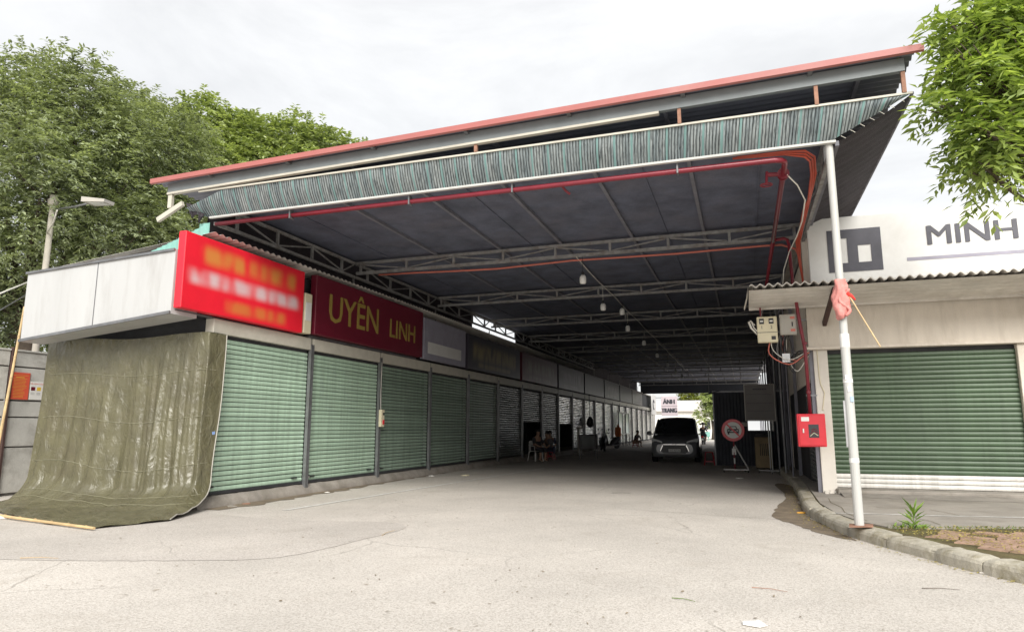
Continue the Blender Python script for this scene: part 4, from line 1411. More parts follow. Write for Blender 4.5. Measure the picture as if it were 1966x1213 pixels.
MB().add([(1.18, 9.74, .162), (1.46, 9.78, .170), (1.50, 10.04, .166), (1.22, 10.04, .160), (1.18, 9.74, .174), (1.46, 9.78, .182), (1.50, 10.04, .178), (1.22, 10.04, .172)],
         [(0, 3, 2, 1), (4, 5, 6, 7), (0, 1, 5, 4), (1, 2, 6, 5), (2, 3, 7, 6), (3, 0, 4, 7)]).build('base_plate', M['rust'], po)
for y in TS:
    MB().box(1.30, 1.38, y - .04, y + .04, .0, ZBm - .036).build('column', M['purlin'], roof)
    MB().box(-9.34, -9.325, y - .04, y + .04, 4.62, ZBm - .13).build('column', M['truss'], roof)
# dark net added to keep light out of the left gap near the street, open further in, closed again behind
MB().grid(lambda i, j: (-9.55 + .02 * math.sin(i * .9), YF + .1 + (23.4 - YF) * i / 60, 4.72 + (ZC - 4.72) * j / 6), 61, 7).build('gap_blocker_net', M['net_dark'], roof)
MB().grid(lambda i, j: (-9.55 + .02 * math.sin(i * .9), 28.6 + (YB - 28.6) * i / 60, 4.64 + (ZC - 4.64) * j / 2), 61, 3).build('gap_blocker_net', M['net_dark'], roof)
# right side above the stalls: dark net to the ceiling
MB().grid(lambda i, j: (1.62 + .02 * math.sin(i * .9), 19.0 + (50.5 - 19.0) * i / 60, 2.9 + (5.9 - 2.9) * j / 4), 61, 5).build('side_net', M['net_dark'], roof)

MB().bevbox(-9.2, 1.4, YB - .35, YB - .25, 4.55, 5.62, .01).build('header_panel', M['dark_sheet'], roof)

# ------------------------------------------------------------------ fire main
fp = empty('fire_pipe', (.7, 9.9, 5.2), 'dark red fire pipe under the front beam with a valve and branch', 'pipe')
zp = 5.175
MB().tube([(-9.3, 9.93, zp + .03), (-5, 9.93, zp + .02), (.60, 9.93, zp), (.69, 9.96, zp), (.74, 10.03, zp), (.75, 10.15, zp), (.75, 14.5, zp)], .041, 12).build('pipe', M['red_pipe'], fp, smooth=True)
MB().tube([(.75, 14.5, zp), (.75, 30.0, zp)], .040, 10).build('pipe', M['red_pipe'], fp, smooth=True)
MB().tube([(.75, 14.42, zp), (.95, 14.42, zp + .02), (1.02, 14.40, zp - .02), (1.04, 14.38, zp - .12), (1.06, 14.36, 4.3), (1.14, 14.34, 3.4), (1.20, 14.34, 2.9), (1.21, 14.33, 1.655)], .033, 10).build('riser', M['red_pipe'], fp, smooth=True)
for z in (2.05, 3.0):
    MB().lathe([(.034, 0), (.042, .004), (.042, .05), (.034, .054)], (1.205, 14.335, z), 10).build('coupling', M['red_pipe'], fp)
MB().box(1.16, 1.36, 14.36, 14.39, 2.0, 2.03).build('bracket', M['steel_post'], fp)
vl = MB().lathe([(.06, -.05), (.085, -.05), (.085, -.02), (.06, -.02), (.06, .02), (.085, .02), (.085, .05), (.06, .05)], (.75, 10.55, zp), 14, 'y')
v_ = vl.build('valve', M['red_pipe'], fp)
MB().tube([(.75, 10.55, zp), (.52, 10.5, zp + .0)], .035, 8).tube([(.52, 10.5, zp + .05), (.50, 10.5, zp - .16)], .02, 8).build('valve_stem', M['red_pipe'], v_)
MB().tube([(.50 + .085 * math.cos(t), 10.5 + .085 * math.sin(t), zp - .16) for t in np.linspace(0, 6.2832, 17)], .010, 6, cap=False).tube([(.42, 10.5, zp - .16), (.58, 10.5, zp - .16)], .008, 5).build('handwheel', M['red_pipe'], v_)
for x in (-7.6, -5.2, -3.35, -.75):
    MB().box(x - .012, x + .012, 9.865, 9.985, zp - .043, zp + .12).build('pipe_clamp', M['steel_post'], fp)
MB().tube([(-2.55, 9.93, zp), (-2.5, 10.05, zp - .06), (-2.45, 10.1, zp - .1)], .02, 8).build('stub', M['red_pipe'], fp)

# orange conduits
cd = MB().tube([(-8.7, 15.0, 5.27), (-7.72, 15.05, 5.262), (-6.6, 15.06, 5.225), (-5.47, 15.06, 5.20), (-4.6, 15.06, 5.225), (-3.64, 15.06, 5.255), (-2.4, 15.06, 5.235), (-1.24, 15.06, 5.22), (0, 15.06, 5.235), (.6, 15.06, 5.24), (.94, 15.02, 5.22), (1.2, 14.98, 5.10), (1.30, 14.95, 4.85), (1.31, 14.95, 4.0)], .024, 8)
tag(cd.build('orange_conduit', M['orange_red'], smooth=True), 'orange conduit slung below the first truss across the alley', 'conduit')
for q in range(3):
    off = q * .032
    pts = [(.1 - off, 9.965 + off * .5, 5.30), (.75, 9.99 + off, 5.31 - off * .3), (1.02, 10.05 + off, 5.31 - off), (1.17 - off, 10.3, 5.30 - off), (1.24 - off, 10.9, 5.25), (1.23 - off * .6, 11.7, 5.17 - off), (1.25 - off, 12.6, 5.20), (1.24 - off, 13.4, 5.14 - off), (1.22 - off, 14.1, 5.02), (1.22 - off * .4, 14.28, 4.7), (1.26, 14.32, 4.1)]
    tag(MB().tube(pts, .017, 8).build('orange_hose', M['orange'], smooth=True), ['outermost of the orange cable hoses looping at the front pole', 'middle one of the orange cable hoses by the front pole', 'innermost of the orange cable hoses by the front pole'][q], 'hose', 'orange hoses at the front corner')
tag(MB().tube([(.80, 10.5, 5.14), (.95, 10.7, 5.03), (1.07, 11.0, 4.88), (1.08, 11.8, 4.78), (1.09, 12.3, 4.83), (1.05, 12.7, 4.75), (1.04, 13.3, 4.80), (1.0, 13.9, 4.78), (.9, 14.2, 4.5), (.84, 14.25, 4.0)], .011, 6).build('white_cable', M['white_cable'], smooth=True),
    'thin white cable hanging beside the orange hoses', 'cable')

# ------------------------------------------------------------------ hanging lamps
ords = ['first', 'second', 'third', 'fourth', 'fifth', 'sixth', 'seventh', 'eighth', 'ninth']
LP = [(-3.32, TS[0], 4.76), (-3.58, 18.5, 4.76), (-3.30, TS[1] + .25, 4.86), (-3.60, 22.9, 4.76), (-3.62, 27.0, 4.74), (-3.66, 31.7, 4.72), (-3.69, 36.5, 4.70), (-3.70, 41.0, 4.70), (-3.72, 45.5, 4.70)]
def lamp_parts(root):
    return [place('shell', lamp_shell, root, (0, 0, -.13)), place('cap', lamp_cap, root, (0, 0, .07))]
lamp_shell = MB().lathe([(.0, -.005), (.055, 0), (.075, .02), (.078, .12), (.070, .165), (.04, .20), (.0, .205)], (0, 0, 0), 14).mesh('shell', M['bulb'], True)
lamp_cap = MB().lathe([(.0, 0), (.032, 0), (.030, .06), (.018, .08), (.0, .085)], (0, 0, 0), 10).mesh('cap', M['black_pl'], True)
for q, (x, y, z) in enumerate(LP):
    lr = empty('hanging_lamp', (x, y, z), 'white hanging lamp under the roof, %s from the street' % ords[q], 'lamp', 'hanging lamps along the alley')
    lamp_parts(lr)
    MB().tube([(x, y, z + .15), (x, y, 5.28 if q != 2 else 5.6)], .006, 5).build('cord', M['white_cable'] if q % 2 else M['black_pl'], lr)
pts = []
for y in np.linspace(14.8, 48, 60):
    k = (y - YF) % 4.95 / 4.95
    pts.append((-3.46 - .004 * (y - 14.8), y, 5.262 - .05 * math.sin(math.pi * k)))
tag(MB().tube(pts, .010, 5).build('lamp_cable', M['white_cable']), 'long cable slung from truss to truss above the lamps', 'cable')
tag(MB().tube([(-1.06, 24.72, 5.27), (-1.08, 24.74, 4.0), (-1.12, 24.75, 2.60)], .013, 6).build('hanging_rod', M['steel_post']), 'thin straight rod hanging from a truss above the alley', 'rod')

# ================================================================== RIGHT SHOP
YW = 14.80
rs = empty('corner_shop', (1.4, YW, .15), 'beige corner shop with a wide green roller shutter at right', 'shop')
MB().bevbox(1.375, 1.635, YW - .06, YW + .22, .158, 2.93, .008).build('pillar', M['pillar'], rs)
MB().bevbox(4.83, 6.6, YW - .06, YW + .22, .158, 2.93, .008).build('pillar', M['plaster'], rs)
MB().box(1.30, 6.6, YW - .05, YW + .25, 2.96, 5.3).build('upper_wall', M['plaster'], rs)
MB().bevbox(1.22, 6.62, YW - .14, YW + .2, 2.932, 2.99, .008).build('lintel_band', M['plaster'], rs)
MB().bevbox(1.60, 6.6, YW - .42, YW + .1, .10, .250, .02).build('threshold', M['concrete'], rs)
MB().add([(1.64, YW - .40, .20), (4.9, YW - .40, .20), (4.9, YW - .95, .161), (1.64, YW - .95, .161)], [(0, 1, 2, 3)]).build('ramp', M['concrete'], rs)
MB().box(1.42, 1.6, YW + .25, 24.0, 2.4, 5.2).build('side_wall', M['plaster'], rs)
MB().box(6.4, 6.6, YW + .25, 24.0, 0, 5.2).build('side_wall', M['plaster'], rs)
MB().box(1.42, 6.6, 23.8, 24.0, 0, 5.2).build('rear_wall', M['plaster'], rs)
MB().box(1.2, 6.8, YW - .0, 24.1, 5.302, 5.36).build('roof_slab', M['concrete'], rs)
# front shutter
L = 4.83 - 1.635
gs_me, gw_me = slat_mesh(L, M['green_r'], .08), slat_mesh(L, M['white_sh'], .08)
sb = MB().box(1.638, 4.828, YW + .07, YW + .09, .252, 2.93).build('roller_shutter', M['dark_wall'], rs)
ns = int((2.93 - .255) / .0895)
for s in range(ns):
    m_ = gw_me if s < 3 else gs_me
    place('slat', m_, sb, (1.637, YW + .062, .256 + s * .0895), rot=(0, 0, R(-90)))
# side shutter facing the alley
SB = MB().box(1.47, 1.49, YW + .30, YW + 3.1, .20, 2.4).build('side_shutter', M['dark_wall'], rs)
ss_me = slat_mesh(2.8, M['grey_sh'])
for s in range(24):
    place('slat', ss_me, SB, (1.465, YW + 3.10, .22 + s * .0895), rot=(0, 0, R(180)))
MB().box(1.40, 1.47, YW + .225, YW + .30, .158, 2.4).build('shutter_guide', M['steel_post'], SB)
MB().box(1.44, 1.6, YW + 3.12, 24.0, 0.1, 2.4).build('side_wall_lower', M['dark_wall'], rs)
# thin cable on the pillar
MB().tube([(1.45, YW - .07, 2.93), (1.455, YW - .07, 2.4), (1.47, YW - .07, 2.25), (1.53, YW - .075, 2.08), (1.50, YW - .07, 1.9), (1.47, YW - .07, 1.75), (1.50, YW - .07, 1.74)], .008, 5).build('loose_cable', M['cream_pl'], rs)
# rubble at the pillar foot
rb = random.Random(6)
for k in range(7):
    x = 1.40 + .05 * k + rb.uniform(-.03, .03); y = YW - .12 - rb.uniform(0, .22); s = rb.uniform(.02, .06)
    mb = MB(); vs = []
    mb.add([(x + s * rb.uniform(.6, 1) * a, y + s * rb.uniform(.6, 1) * b_, .158 + (s * rb.uniform(.5, .9) if c_ else 0)) for a in (-1, 1) for b_ in (-1, 1) for c_ in (0, 1)],
           [(0, 1, 3, 2), (4, 6, 7, 5), (0, 4, 5, 1), (2, 3, 7, 6), (1, 5, 7, 3), (0, 2, 6, 4)])
    tag(mb.build('rubble', M['pillar']), 'broken plaster chunk at the foot of the corner pillar', 'rubble', 'plaster chunks at the pillar foot')

# canopy over the shop front: fibre cement sheet above, ribbed soffit below
cn = empty('shop_canopy', (1.4, YW, 3.9), 'corrugated grey canopy projecting over the corner shop front', 'canopy')
nX = 420
MB().grid(lambda i, j: (.22 + 6.4 * i / (nX - 1), 13.30 + 1.44 * j / 3, 4.035 + .05 * j / 3 + .028 * math.sin(2 * math.pi * (6.4 * i / (nX - 1)) / .155)), nX, 4).build('roof_sheet', M['fibro'], cn, smooth=True)
MB().grid(lambda i, j: (.22 + 6.4 * i / (nX - 1), 13.305 + 1.43 * j / 3, 4.022 + .05 * j / 3 + .028 * math.sin(2 * math.pi * (6.4 * i / (nX - 1)) / .155)), nX, 4).build('sheet_underside', M['fibro'], cn, smooth=True)
MB().grid(lambda i, j: (.22 + 6.4 * i / (nX - 1), 13.298, (4.020, 4.040)[j] + .028 * math.sin(2 * math.pi * (6.4 * i / (nX - 1)) / .155)), nX, 2).build('sheet_edge', M['fibro'], cn)
NYc = 80
MB().grid(lambda i, j: ((.205, 6.6)[i], 13.33 + 1.27 * j / (NYc - 1), 3.955 - .145 * j / (NYc - 1) + .013 * abs(math.sin(math.pi * j / (NYc - 1) * 6)) ** .6), 2, NYc).build('ribbed_soffit', M['fibro'], cn, smooth=True)
MB().bevbox(.21, 6.6, 14.60, 14.655, 3.78, 3.83, .005).build('edge_trim', M['fibro'], cn)
MB().bar((1.62, YW - .06, 3.45), (1.70, 13.45, 3.93), .07, .10).build('bracket', M['rust_post'], cn)
MB().bar((5.2, YW - .06, 3.45), (5.2, 13.45, 3.93), .07, .10).build('bracket', M['rust_post'], cn)
MB().add([(.20, 13.30, 4.03), (.20, 14.2, 3.98), (.12, 14.25, 3.72), (.10, 13.6, 3.66), (.15, 13.32, 3.80)], [(0, 1, 2, 3, 4)]).build('end_flap', M['fibro'], cn)
for x in (.3, 6.5):
    MB().bar((x, 13.5, 3.995), (x, YW - .052, 3.90), .04, .05).build('rib_bar', M['fence_rail'], cn)

# sign above the canopy
rg = empty('shop_sign', (1.4, 13.9, 4.1), 'large white shop sign reading MINH with a dark square logo', 'sign')
MB().bevbox(1.34, 6.4, 13.86, 13.96, 4.12, 5.38, .012).build('panel', M['white'], rg)
XRt = Euler((R(90), 0, 0))
lo = MB()
for a, b_, c_, d_ in ((1.68, 1.82, 4.30, 5.12), (2.42, 2.60, 4.30, 5.12), (1.82, 2.42, 4.30, 4.47), (1.82, 2.42, 4.95, 5.12), (2.02, 2.20, 4.47, 4.95), (2.2, 2.42, 4.80, 4.95)):
    lo.box(a, b_, 13.848, 13.859, c_, d_)
lo.build('logo', M['ink_soft'], rg)
text('lettering', 'MINH', 0.52, M['ink_soft'], rg, (4.05, 13.852, 4.86), XRt, ext=.006, sx=1.12)
text('lettering', 'MINH', 0.52, M['ink_soft'], rg, (4.07, 13.853, 4.865), XRt, ext=.006, sx=1.12)
MB().bevbox(3.0, 5.1, 13.853, 13.8595, 4.43, 4.49, .001).build('printed_rule', M['sign_grey'], rg)
for x in (1.6, 4.0, 6.2):
    MB().bar((x, 13.965, 4.3), (x, YW - .052, 4.3), .04, .04).build('bracket', M['steel_post'], rg)

# flag rolled round the pole and its stick
fl = empty('rolled_flag', (1.32, 9.83, 2.9), 'faded red flag rolled round its stick on the front pole', 'flag')
mb = MB()
def flag_pt(i, j):
    a = 2 * math.pi * i / 20; t = j / 18
    z = 2.84 + .52 * t
    r_ = (.062 + .035 * math.sin(math.pi * min(1, t * 1.1)) + .016 * math.sin(a * 3 + t * 9) + .008 * math.sin(a * 7 - t * 13)) * (1 if t > .05 else .8)
    return (1.31 + r_ * 1.05 * math.cos(a), 9.875 - .02 + r_ * 1.0 * math.sin(a), z + .03 * math.sin(a + 1.0) * (1 - t))
mb.grid(flag_pt, 21, 19)
mb.build('cloth', M['flag'], fl, smooth=True)
MB().tube([(1.34 + .06 * math.sin(t * 2), 9.79 - .012 * math.cos(t * 3), 2.86 + .09 * t) for t in np.linspace(0, 4, 14)], .022, 6).build('cloth_fold', M['flag'], fl, smooth=True)
MB().tube([(1.38, 9.795, 3.16), (1.43, 9.78, 3.12), (1.47, 9.77, 3.06)], .03, 6, r2=.012).build('cloth_knot', mat('bright_red_cloth', (.7, .05, .04), .8), fl, smooth=True)
MB().tube([(1.40, 9.79, 3.13), (1.705, 9.70, 2.42)], .010, 6).build('stick', M['bamboo'], fl)

# fire hose cabinet
fc = empty('fire_cabinet', (1.2, 14.3, 1.0), 'red fire hose cabinet with a glass window on the corner pillar', 'fire cabinet')
MB().bevbox(.955, 1.455, 14.22, 14.42, 1.04, 1.66, .012).build('case', M['red_box'], fc)
dr = MB().bevbox(.985, 1.425, 14.205, 14.219, 1.065, 1.635, .005).build('door', M['red_box'], fc)
MB().bevbox(1.15, 1.33, 14.2025, 14.2045, 1.21, 1.46, .001).build('window', M['glass'], dr)
for q in range(3):
    MB().tube([(1.17 + .012 * q, 14.2015, 1.24 + .05 * q), (1.24, 14.2005, 1.30 + .04 * q), (1.31, 14.2015, 1.25 + .05 * q)], .007, 5).build('hose_loop', M['cream_pl'] if q == 0 else M['red_pipe'], dr)
MB().box(1.03, 1.17, 14.2025, 14.2045, 1.52, 1.60).build('label_plate', M['paper'], dr)
MB().bevbox(1.045, 1.07, 14.190, 14.2045, 1.30, 1.38, .003).build('handle', M['white_pl'], dr)
MB().box(1.36, 1.46, 14.42, 14.74, 1.2, 1.26).build('wall_bracket', M['red_pipe'], fc)

# electricity meter boxes
mt = empty('meter_box', (.5, 14.4, 3.0), 'cream double electricity meter box numbered 1 and 2', 'meter box')
MB().bevbox(.34, .72, 14.36, 14.52, 3.08, 3.60, .012).build('case', M['cream_pl'], mt)
for x in (.43, .61):
    w_ = MB().bevbox(x - .045, x + .045, 14.352, 14.359, 3.45, 3.56, .002).build('window', M['black_pl'], mt)
    MB().box(x - .03, x + .03, 14.349, 14.3515, 3.49, 3.52).build('dial', M['paper'], w_)
text('number', '1', .09, M['ink'], mt, (.43, 14.354, 3.38), XRt, ext=.001)
text('number', '2', .09, M['ink'], mt, (.61, 14.354, 3.38), XRt, ext=.001)
MB().box(.345, .715, 14.353, 14.3595, 3.275, 3.283).build('seam', M['ink'], mt)
MB().bevbox(.60, .68, 14.351, 14.359, 3.13, 3.20, .002).build('switch', M['black_pl'], mt)
MB().tube([(.42, 14.45, 3.60), (.42, 14.45, 3.80)], .016, 8).build('conduit', M['red_pipe'], mt)
jb2 = empty('junction_box', (.95, 14.4, 3.1), 'grey junction box with orange stickers beside the meter box', 'junction box')
MB().bevbox(.77, 1.08, 14.38, 14.52, 3.22, 3.63, .010).build('case', M['lamp_grey'], jb2)
MB().bevbox(.79, 1.06, 14.370, 14.379, 3.245, 3.605, .003).build('door', M['lamp_grey'], jb2)
MB().box(.965, 1.05, 14.366, 14.3695, 3.53, 3.58).build('sticker', M['orange_red'], jb2)
MB().box(.965, 1.05, 14.366, 14.3695, 3.28, 3.33).build('sticker', M['orange_red'], jb2)
MB().bevbox(.99, 1.01, 14.36, 14.3695, 3.38, 3.47, .002).build('latch', M['black_pl'], jb2)
MB().bar((.5, 14.545, 3.55), (1.29, 14.76, 3.55), .04, .04).build('support_bar', M['steel_post'], jb2)
MB().bar((.3, 14.54, 3.3), (1.1, 14.54, 3.3), .04, .03).build('support_bar', M['steel_post'], jb2)
wb = random.Random(3)
cl = empty('wire_bundle', (.3, 14.4, 3.3), 'coil of white and black wires at the left of the meter box', 'wires')
for q in range(5):
    x0 = .22 + .02 * q
    MB().tube([(x0, 14.40, 3.56 - .03 * q), (x0 - .06, 14.38, 3.50), (x0 - .02, 14.38, 3.38), (x0 + .05, 14.40, 3.30), (.335, 14.44, 3.25)], .013, 6).build('wire', M['white_cable'] if q % 3 else M['black'], cl)
tw = empty('wire_bundle', (.8, 14.5, 2.8), 'tangled cables hanging below the junction box', 'wires')
for q in range(12):
    a = wb.uniform(.5, 1.05); b_ = wb.uniform(.85, 1.25); dz = wb.uniform(.3, .75); yy = 14.46 + wb.uniform(0, .25)
    pts = [(a, 14.46, 3.215), (a + wb.uniform(-.08, .08), yy, 3.2 - dz * .6), ((a + b_) / 2, yy, 3.2 - dz), (b_, yy + .05, 3.2 - dz * .7), (1.30, 14.70, 3.05 - dz * .3)]
    sm_ = []
    for k in range(len(pts) - 1):
        for s in range(5):
            t = s / 5
            p0, p1, p2, p3 = (Vector(pts[max(0, min(len(pts) - 1, k + w))]) for w in (-1, 0, 1, 2))
            sm_.append(.5 * ((2 * p1) + (p2 - p0) * t + (2 * p0 - 5 * p1 + 4 * p2 - p3) * t * t + (3 * p1 - p0 - 3 * p2 + p3) * t ** 3))
    MB().tube(sm_ + [pts[-1]], wb.choice([.007, .009, .012]), 5).build('wire', [M['black'], M['black'], M['steel_post'], M['white_cable'], M['black'], M['orange_red']][q % 6], tw)
MB().bevbox(.78, .93, 14.50, 14.55, 2.68, 2.86, .004).build('terminal_block', M['steel'], tw)

# ------------------------------------------------------------------ right stall row inside the alley
sr = empty('stall_row', (1.7, 24.2, 0), 'dark stall row along the right inside of the alley', 'stalls')
for k in range(8):
    y0 = 24.15 + k * 3.3
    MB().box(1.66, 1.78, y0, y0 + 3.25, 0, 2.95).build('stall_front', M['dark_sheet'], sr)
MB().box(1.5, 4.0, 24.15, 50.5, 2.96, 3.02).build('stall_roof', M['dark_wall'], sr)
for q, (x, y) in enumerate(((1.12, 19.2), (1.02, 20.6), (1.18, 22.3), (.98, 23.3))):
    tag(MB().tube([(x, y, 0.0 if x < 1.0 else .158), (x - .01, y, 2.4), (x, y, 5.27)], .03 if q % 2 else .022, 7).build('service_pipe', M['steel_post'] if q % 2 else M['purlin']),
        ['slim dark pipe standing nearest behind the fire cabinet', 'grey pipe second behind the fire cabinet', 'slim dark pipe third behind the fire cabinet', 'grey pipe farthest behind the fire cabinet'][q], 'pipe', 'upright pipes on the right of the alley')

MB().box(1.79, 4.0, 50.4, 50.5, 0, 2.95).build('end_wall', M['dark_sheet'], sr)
yw_ = empty('yard_wall', (13, 60, 0), 'pale rendered wall across the open yard right of the alley', 'wall')
for k in range(9):
    MB().bevbox(13.0, 13.2, 26 + k * 8, 33.7 + k * 8, 0, 2.6, .02).build('wall_panel', M['house'], yw_)
    MB().bevbox(12.95, 13.25, 33.72 + k * 8, 33.98 + k * 8, 0, 2.75, .02).build('wall_pier', M['plaster'], yw_)

# ================================================================== THINGS IN THE ALLEY
# dark corrugated kiosk on the right
kk = empty('kiosk', (0, 27.2, 0), 'dark corrugated sheet kiosk behind the no-cars sign', 'kiosk')
def corr_wall(x0, x1, z0, z1, y, nm='sheet'):
    n_ = max(4, int((x1 - x0) / .02))
    MB().grid(lambda i, j: (x0 + (x1 - x0) * i / (n_ - 1), y + .012 * math.sin(2 * math.pi * (x0 + (x1 - x0) * i / (n_ - 1)) / .12), (z0, z1)[j]), n_, 2).build(nm, M['dark_sheet'], kk, smooth=True)
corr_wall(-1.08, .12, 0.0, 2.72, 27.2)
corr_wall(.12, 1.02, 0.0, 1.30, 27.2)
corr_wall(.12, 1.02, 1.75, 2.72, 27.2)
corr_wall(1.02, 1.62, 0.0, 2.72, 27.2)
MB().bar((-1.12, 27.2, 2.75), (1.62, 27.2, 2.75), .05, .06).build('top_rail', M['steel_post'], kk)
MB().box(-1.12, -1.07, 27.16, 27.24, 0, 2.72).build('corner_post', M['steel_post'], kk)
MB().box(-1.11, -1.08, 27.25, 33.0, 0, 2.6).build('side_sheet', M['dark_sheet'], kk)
MB().bar((-1.4, 27.0, 2.62), (-.9, 27.3, 2.80), .3, .02).build('awning_scrap', M['dark_sheet'], kk)
MB().bar((-.72, 27.16, 1.52), (.1, 27.16, 1.52), .02, .15).build('pale_strip', M['lamp_grey'], kk)
MB().box(.12, 1.02, 27.12, 27.19, 1.27, 1.30).build('counter', M['steel_post'], kk)

# notice board on a stand
nbd = empty('notice_board', (.75, 23.0, 0), 'grey notice board on a wheeled stand beside the no-cars sign', 'notice board')
fr_ = MB().bevbox(.05, .92, 22.93, 22.97, 1.63, 2.74, .006).build('panel', M['board'], nbd)
for a in ((.03, .05, 1.61, 2.76), (.92, .94, 1.61, 2.76)):
    MB().box(a[0], a[1], 22.92, 22.98, a[2], a[3]).build('frame_bar', M['lamp_grey'], fr_)
MB().box(.05, .92, 22.92, 22.98, 1.605, 1.628).build('frame_bar', M['lamp_grey'], fr_)
MB().box(.05, .92, 22.92, 22.98, 2.742, 2.76).build('frame_bar', M['lamp_grey'], fr_)
hb = MB(); rz_ = random.Random(5)
for row, (z, n_) in enumerate(((2.60, 9), (2.44, 0), (2.16, 0), (1.92, 0))):
    if n_:
        x = .30
        while x < .68: w = rz_.uniform(.02, .05); hb.box(x, x + w, 22.924, 22.929, z - .02, z + .02); x += w + .012
    else:
        hb.box(.10, .86, 22.925, 22.929, z - .004, z + .004)
hb.build('print_lines', M['ink'], nbd)
MB().tube([(.70, 22.99, .10), (.70, 22.99, 2.3)], .018, 8).build('upright', M['steel'], nbd)
MB().tube([(.76, 22.99, .10), (.76, 22.99, 2.3)], .018, 8).build('upright', M['steel'], nbd)
MB().bar((.35, 22.95, .09), (1.05, 23.05, .07), .035, .035).build('foot', M['steel'], nbd)
MB().bar((.73, 22.6, .055), (.73, 23.4, .055), .035, .035).build('foot', M['steel'], nbd)
for x, y in ((.36, 22.95), (1.04, 23.05), (.73, 22.62), (.73, 23.38)):
    MB().lathe([(.0, -.012), (.035, -.012), (.035, .012), (.0, .012)], (x, y, .036), 10, 'x').build('castor', M['black'], nbd)

# no cars sign
ns_ = empty('road_sign', (-.36, 23.1, 0), 'round no-cars road sign on a red and white tripod stand', 'road sign')
cz, cy0 = 1.32, 22.98
MB().lathe([(0, 0), (.345, 0), (.35, .006), (.35, .014), (.0, .016)], (-.36, cy0, cz), 36, 'y').build('disc', M['red_box'], ns_)
MB().lathe([(0, -.003), (.258, -.003), (.258, 0), (0, 0)], (-.36, cy0, cz), 36, 'y').build('face', M['white_pl'], ns_)
cb = MB()
y_ = cy0 - .0065
def flat(poly, y0=y_, y1=cy0 - .0031):
    n_ = len(poly)
    cb.add([(-.36 + a, y0, cz + b_) for a, b_ in poly] + [(-.36 + a, y1, cz + b_) for a, b_ in poly],
           [tuple(range(n_)), tuple(range(n_, 2 * n_))[::-1]] + [(i, (i + 1) % n_, (i + 1) % n_ + n_, i + n_) for i in range(n_)])
flat([(-.13, .04), (-.10, .125), (.10, .125), (.13, .04), (.10, .04), (.08, .10), (-.08, .10), (-.10, .04)])
flat([(-.17, .04), (.17, .04), (.18, .0), (.18, -.085), (-.18, -.085), (-.18, .0)])
flat([(-.165, -.085), (-.115, -.085), (-.115, -.135), (-.165, -.135)])
flat([(.115, -.085), (.165, -.085), (.165, -.135), (.115, -.135)])
cb.build('car_symbol', M['ink'], ns_)
hl = MB()
for sx_ in (-1, 1):
    hl.box(-.36 + sx_ * .13 - .025, -.36 + sx_ * .13 + .025, cy0 - .0085, cy0 - .0066, cz - .03, cz + .0)
hl.box(-.36 - .08, -.36 + .08, cy0 - .0085, cy0 - .0066, cz - .05, cz - .02)
hl.build('car_symbol_lights', M['white_pl'], ns_)
sl2 = MB(); sl2.bar((-.36 - .20, cy0 - .011, cz + .20), (-.36 + .20, cy0 - .011, cz - .20), .003, .05, up=(1, 0, 1)); sl2.build('slash', M['red_box'], ns_)
for q in range(5):
    z0 = .09 + q * .18
    MB().tube([(-.36, 23.02, z0), (-.36, 23.02, z0 + .18)], .024, 10).build('post_band', M['white_pl'] if q % 2 else M['red_pipe'], ns_)
MB().tube([(-.36, 23.02, .99), (-.36, 23.02, 1.5)], .022, 8).build('post', M['steel'], ns_)
MB().box(-.42, -.30, 23.0, 23.012, .55, .75).build('tag_plate', M['white_pl'], ns_)
MB().bar((-.34, 23.04, .86), (.04, 23.35, .10), .03, .03).build('brace', M['white_pl'], ns_)
MB().bar((-.70, 23.0, .09), (.06, 23.0, .09), .035, .03).build('foot', M['white_pl'], ns_)
MB().bar((-.36, 22.98, .075), (-.05, 23.5, .075), .03, .03).build('foot', M['white_pl'], ns_)
for x, y in ((-.69, 23.0), (.04, 23.0), (-.06, 23.49)):
    MB().lathe([(.0, -.014), (.036, -.014), (.036, .014), (0, .014)], (x, y, .037), 10, 'x').build('castor', M['black'], ns_)

# tan cabinet with slots
tc_ = empty('vented_cabinet', (.6, 25.3, 0), 'tan metal cabinet with vertical vent slots behind the notice board', 'cabinet')
MB().bevbox(.30, .86, 25.2, 25.7, .04, 1.08, .015).build('body', M['tan'], tc_)
vs_ = MB()
for q in range(5):
    x = .46 + q * .06
    MB().box(x, x + .022, 25.190, 25.199, .45, .86).build('vent_slot', M['black'], tc_)
MB().add([(.28, 25.15, 1.082), (.88, 25.15, 1.082), (.86, 25.72, 1.082), (.3, 25.72, 1.082), (.34, 25.3, 1.18), (.8, 25.32, 1.16), (.78, 25.6, 1.19), (.36, 25.6, 1.15)],
         [(0, 1, 5, 4), (1, 2, 6, 5), (2, 3, 7, 6), (3, 0, 4, 7), (4, 5, 6, 7)]).build('bundle_on_top', M['cloth_grey'], tc_)
for x in (.33, .80):
    MB().box(x, x + .04, 25.24, 25.66, 0, .042).build('foot', M['black'], tc_)

# red plastic stool
def plastic_stool(x, y, label, m_, h=.44):
    r_ = empty('plastic_stool', (x, y, 0), label, 'stool')
    MB().bevbox(x - .15, x + .15, y - .15, y + .15, h - .03, h, .012).build('seat', m_, r_)
    for sx_ in (-1, 1):
        for sy_ in (-1, 1):
            MB().tube([(x + sx_ * .19, y + sy_ * .19, 0), (x + sx_ * .125, y + sy_ * .125, h - .028)], .018, 6).build('leg', m_, r_)
    MB().box(x - .165, x + .165, y - .175, y - .155, .13, .16).box(x - .165, x + .165, y + .155, y + .175, .13, .16).build('stretcher', m_, r_)
    return r_
plastic_stool(-1.32, 27.0, 'red plastic stool at the corner of the dark kiosk', M['red_pl'], .50)

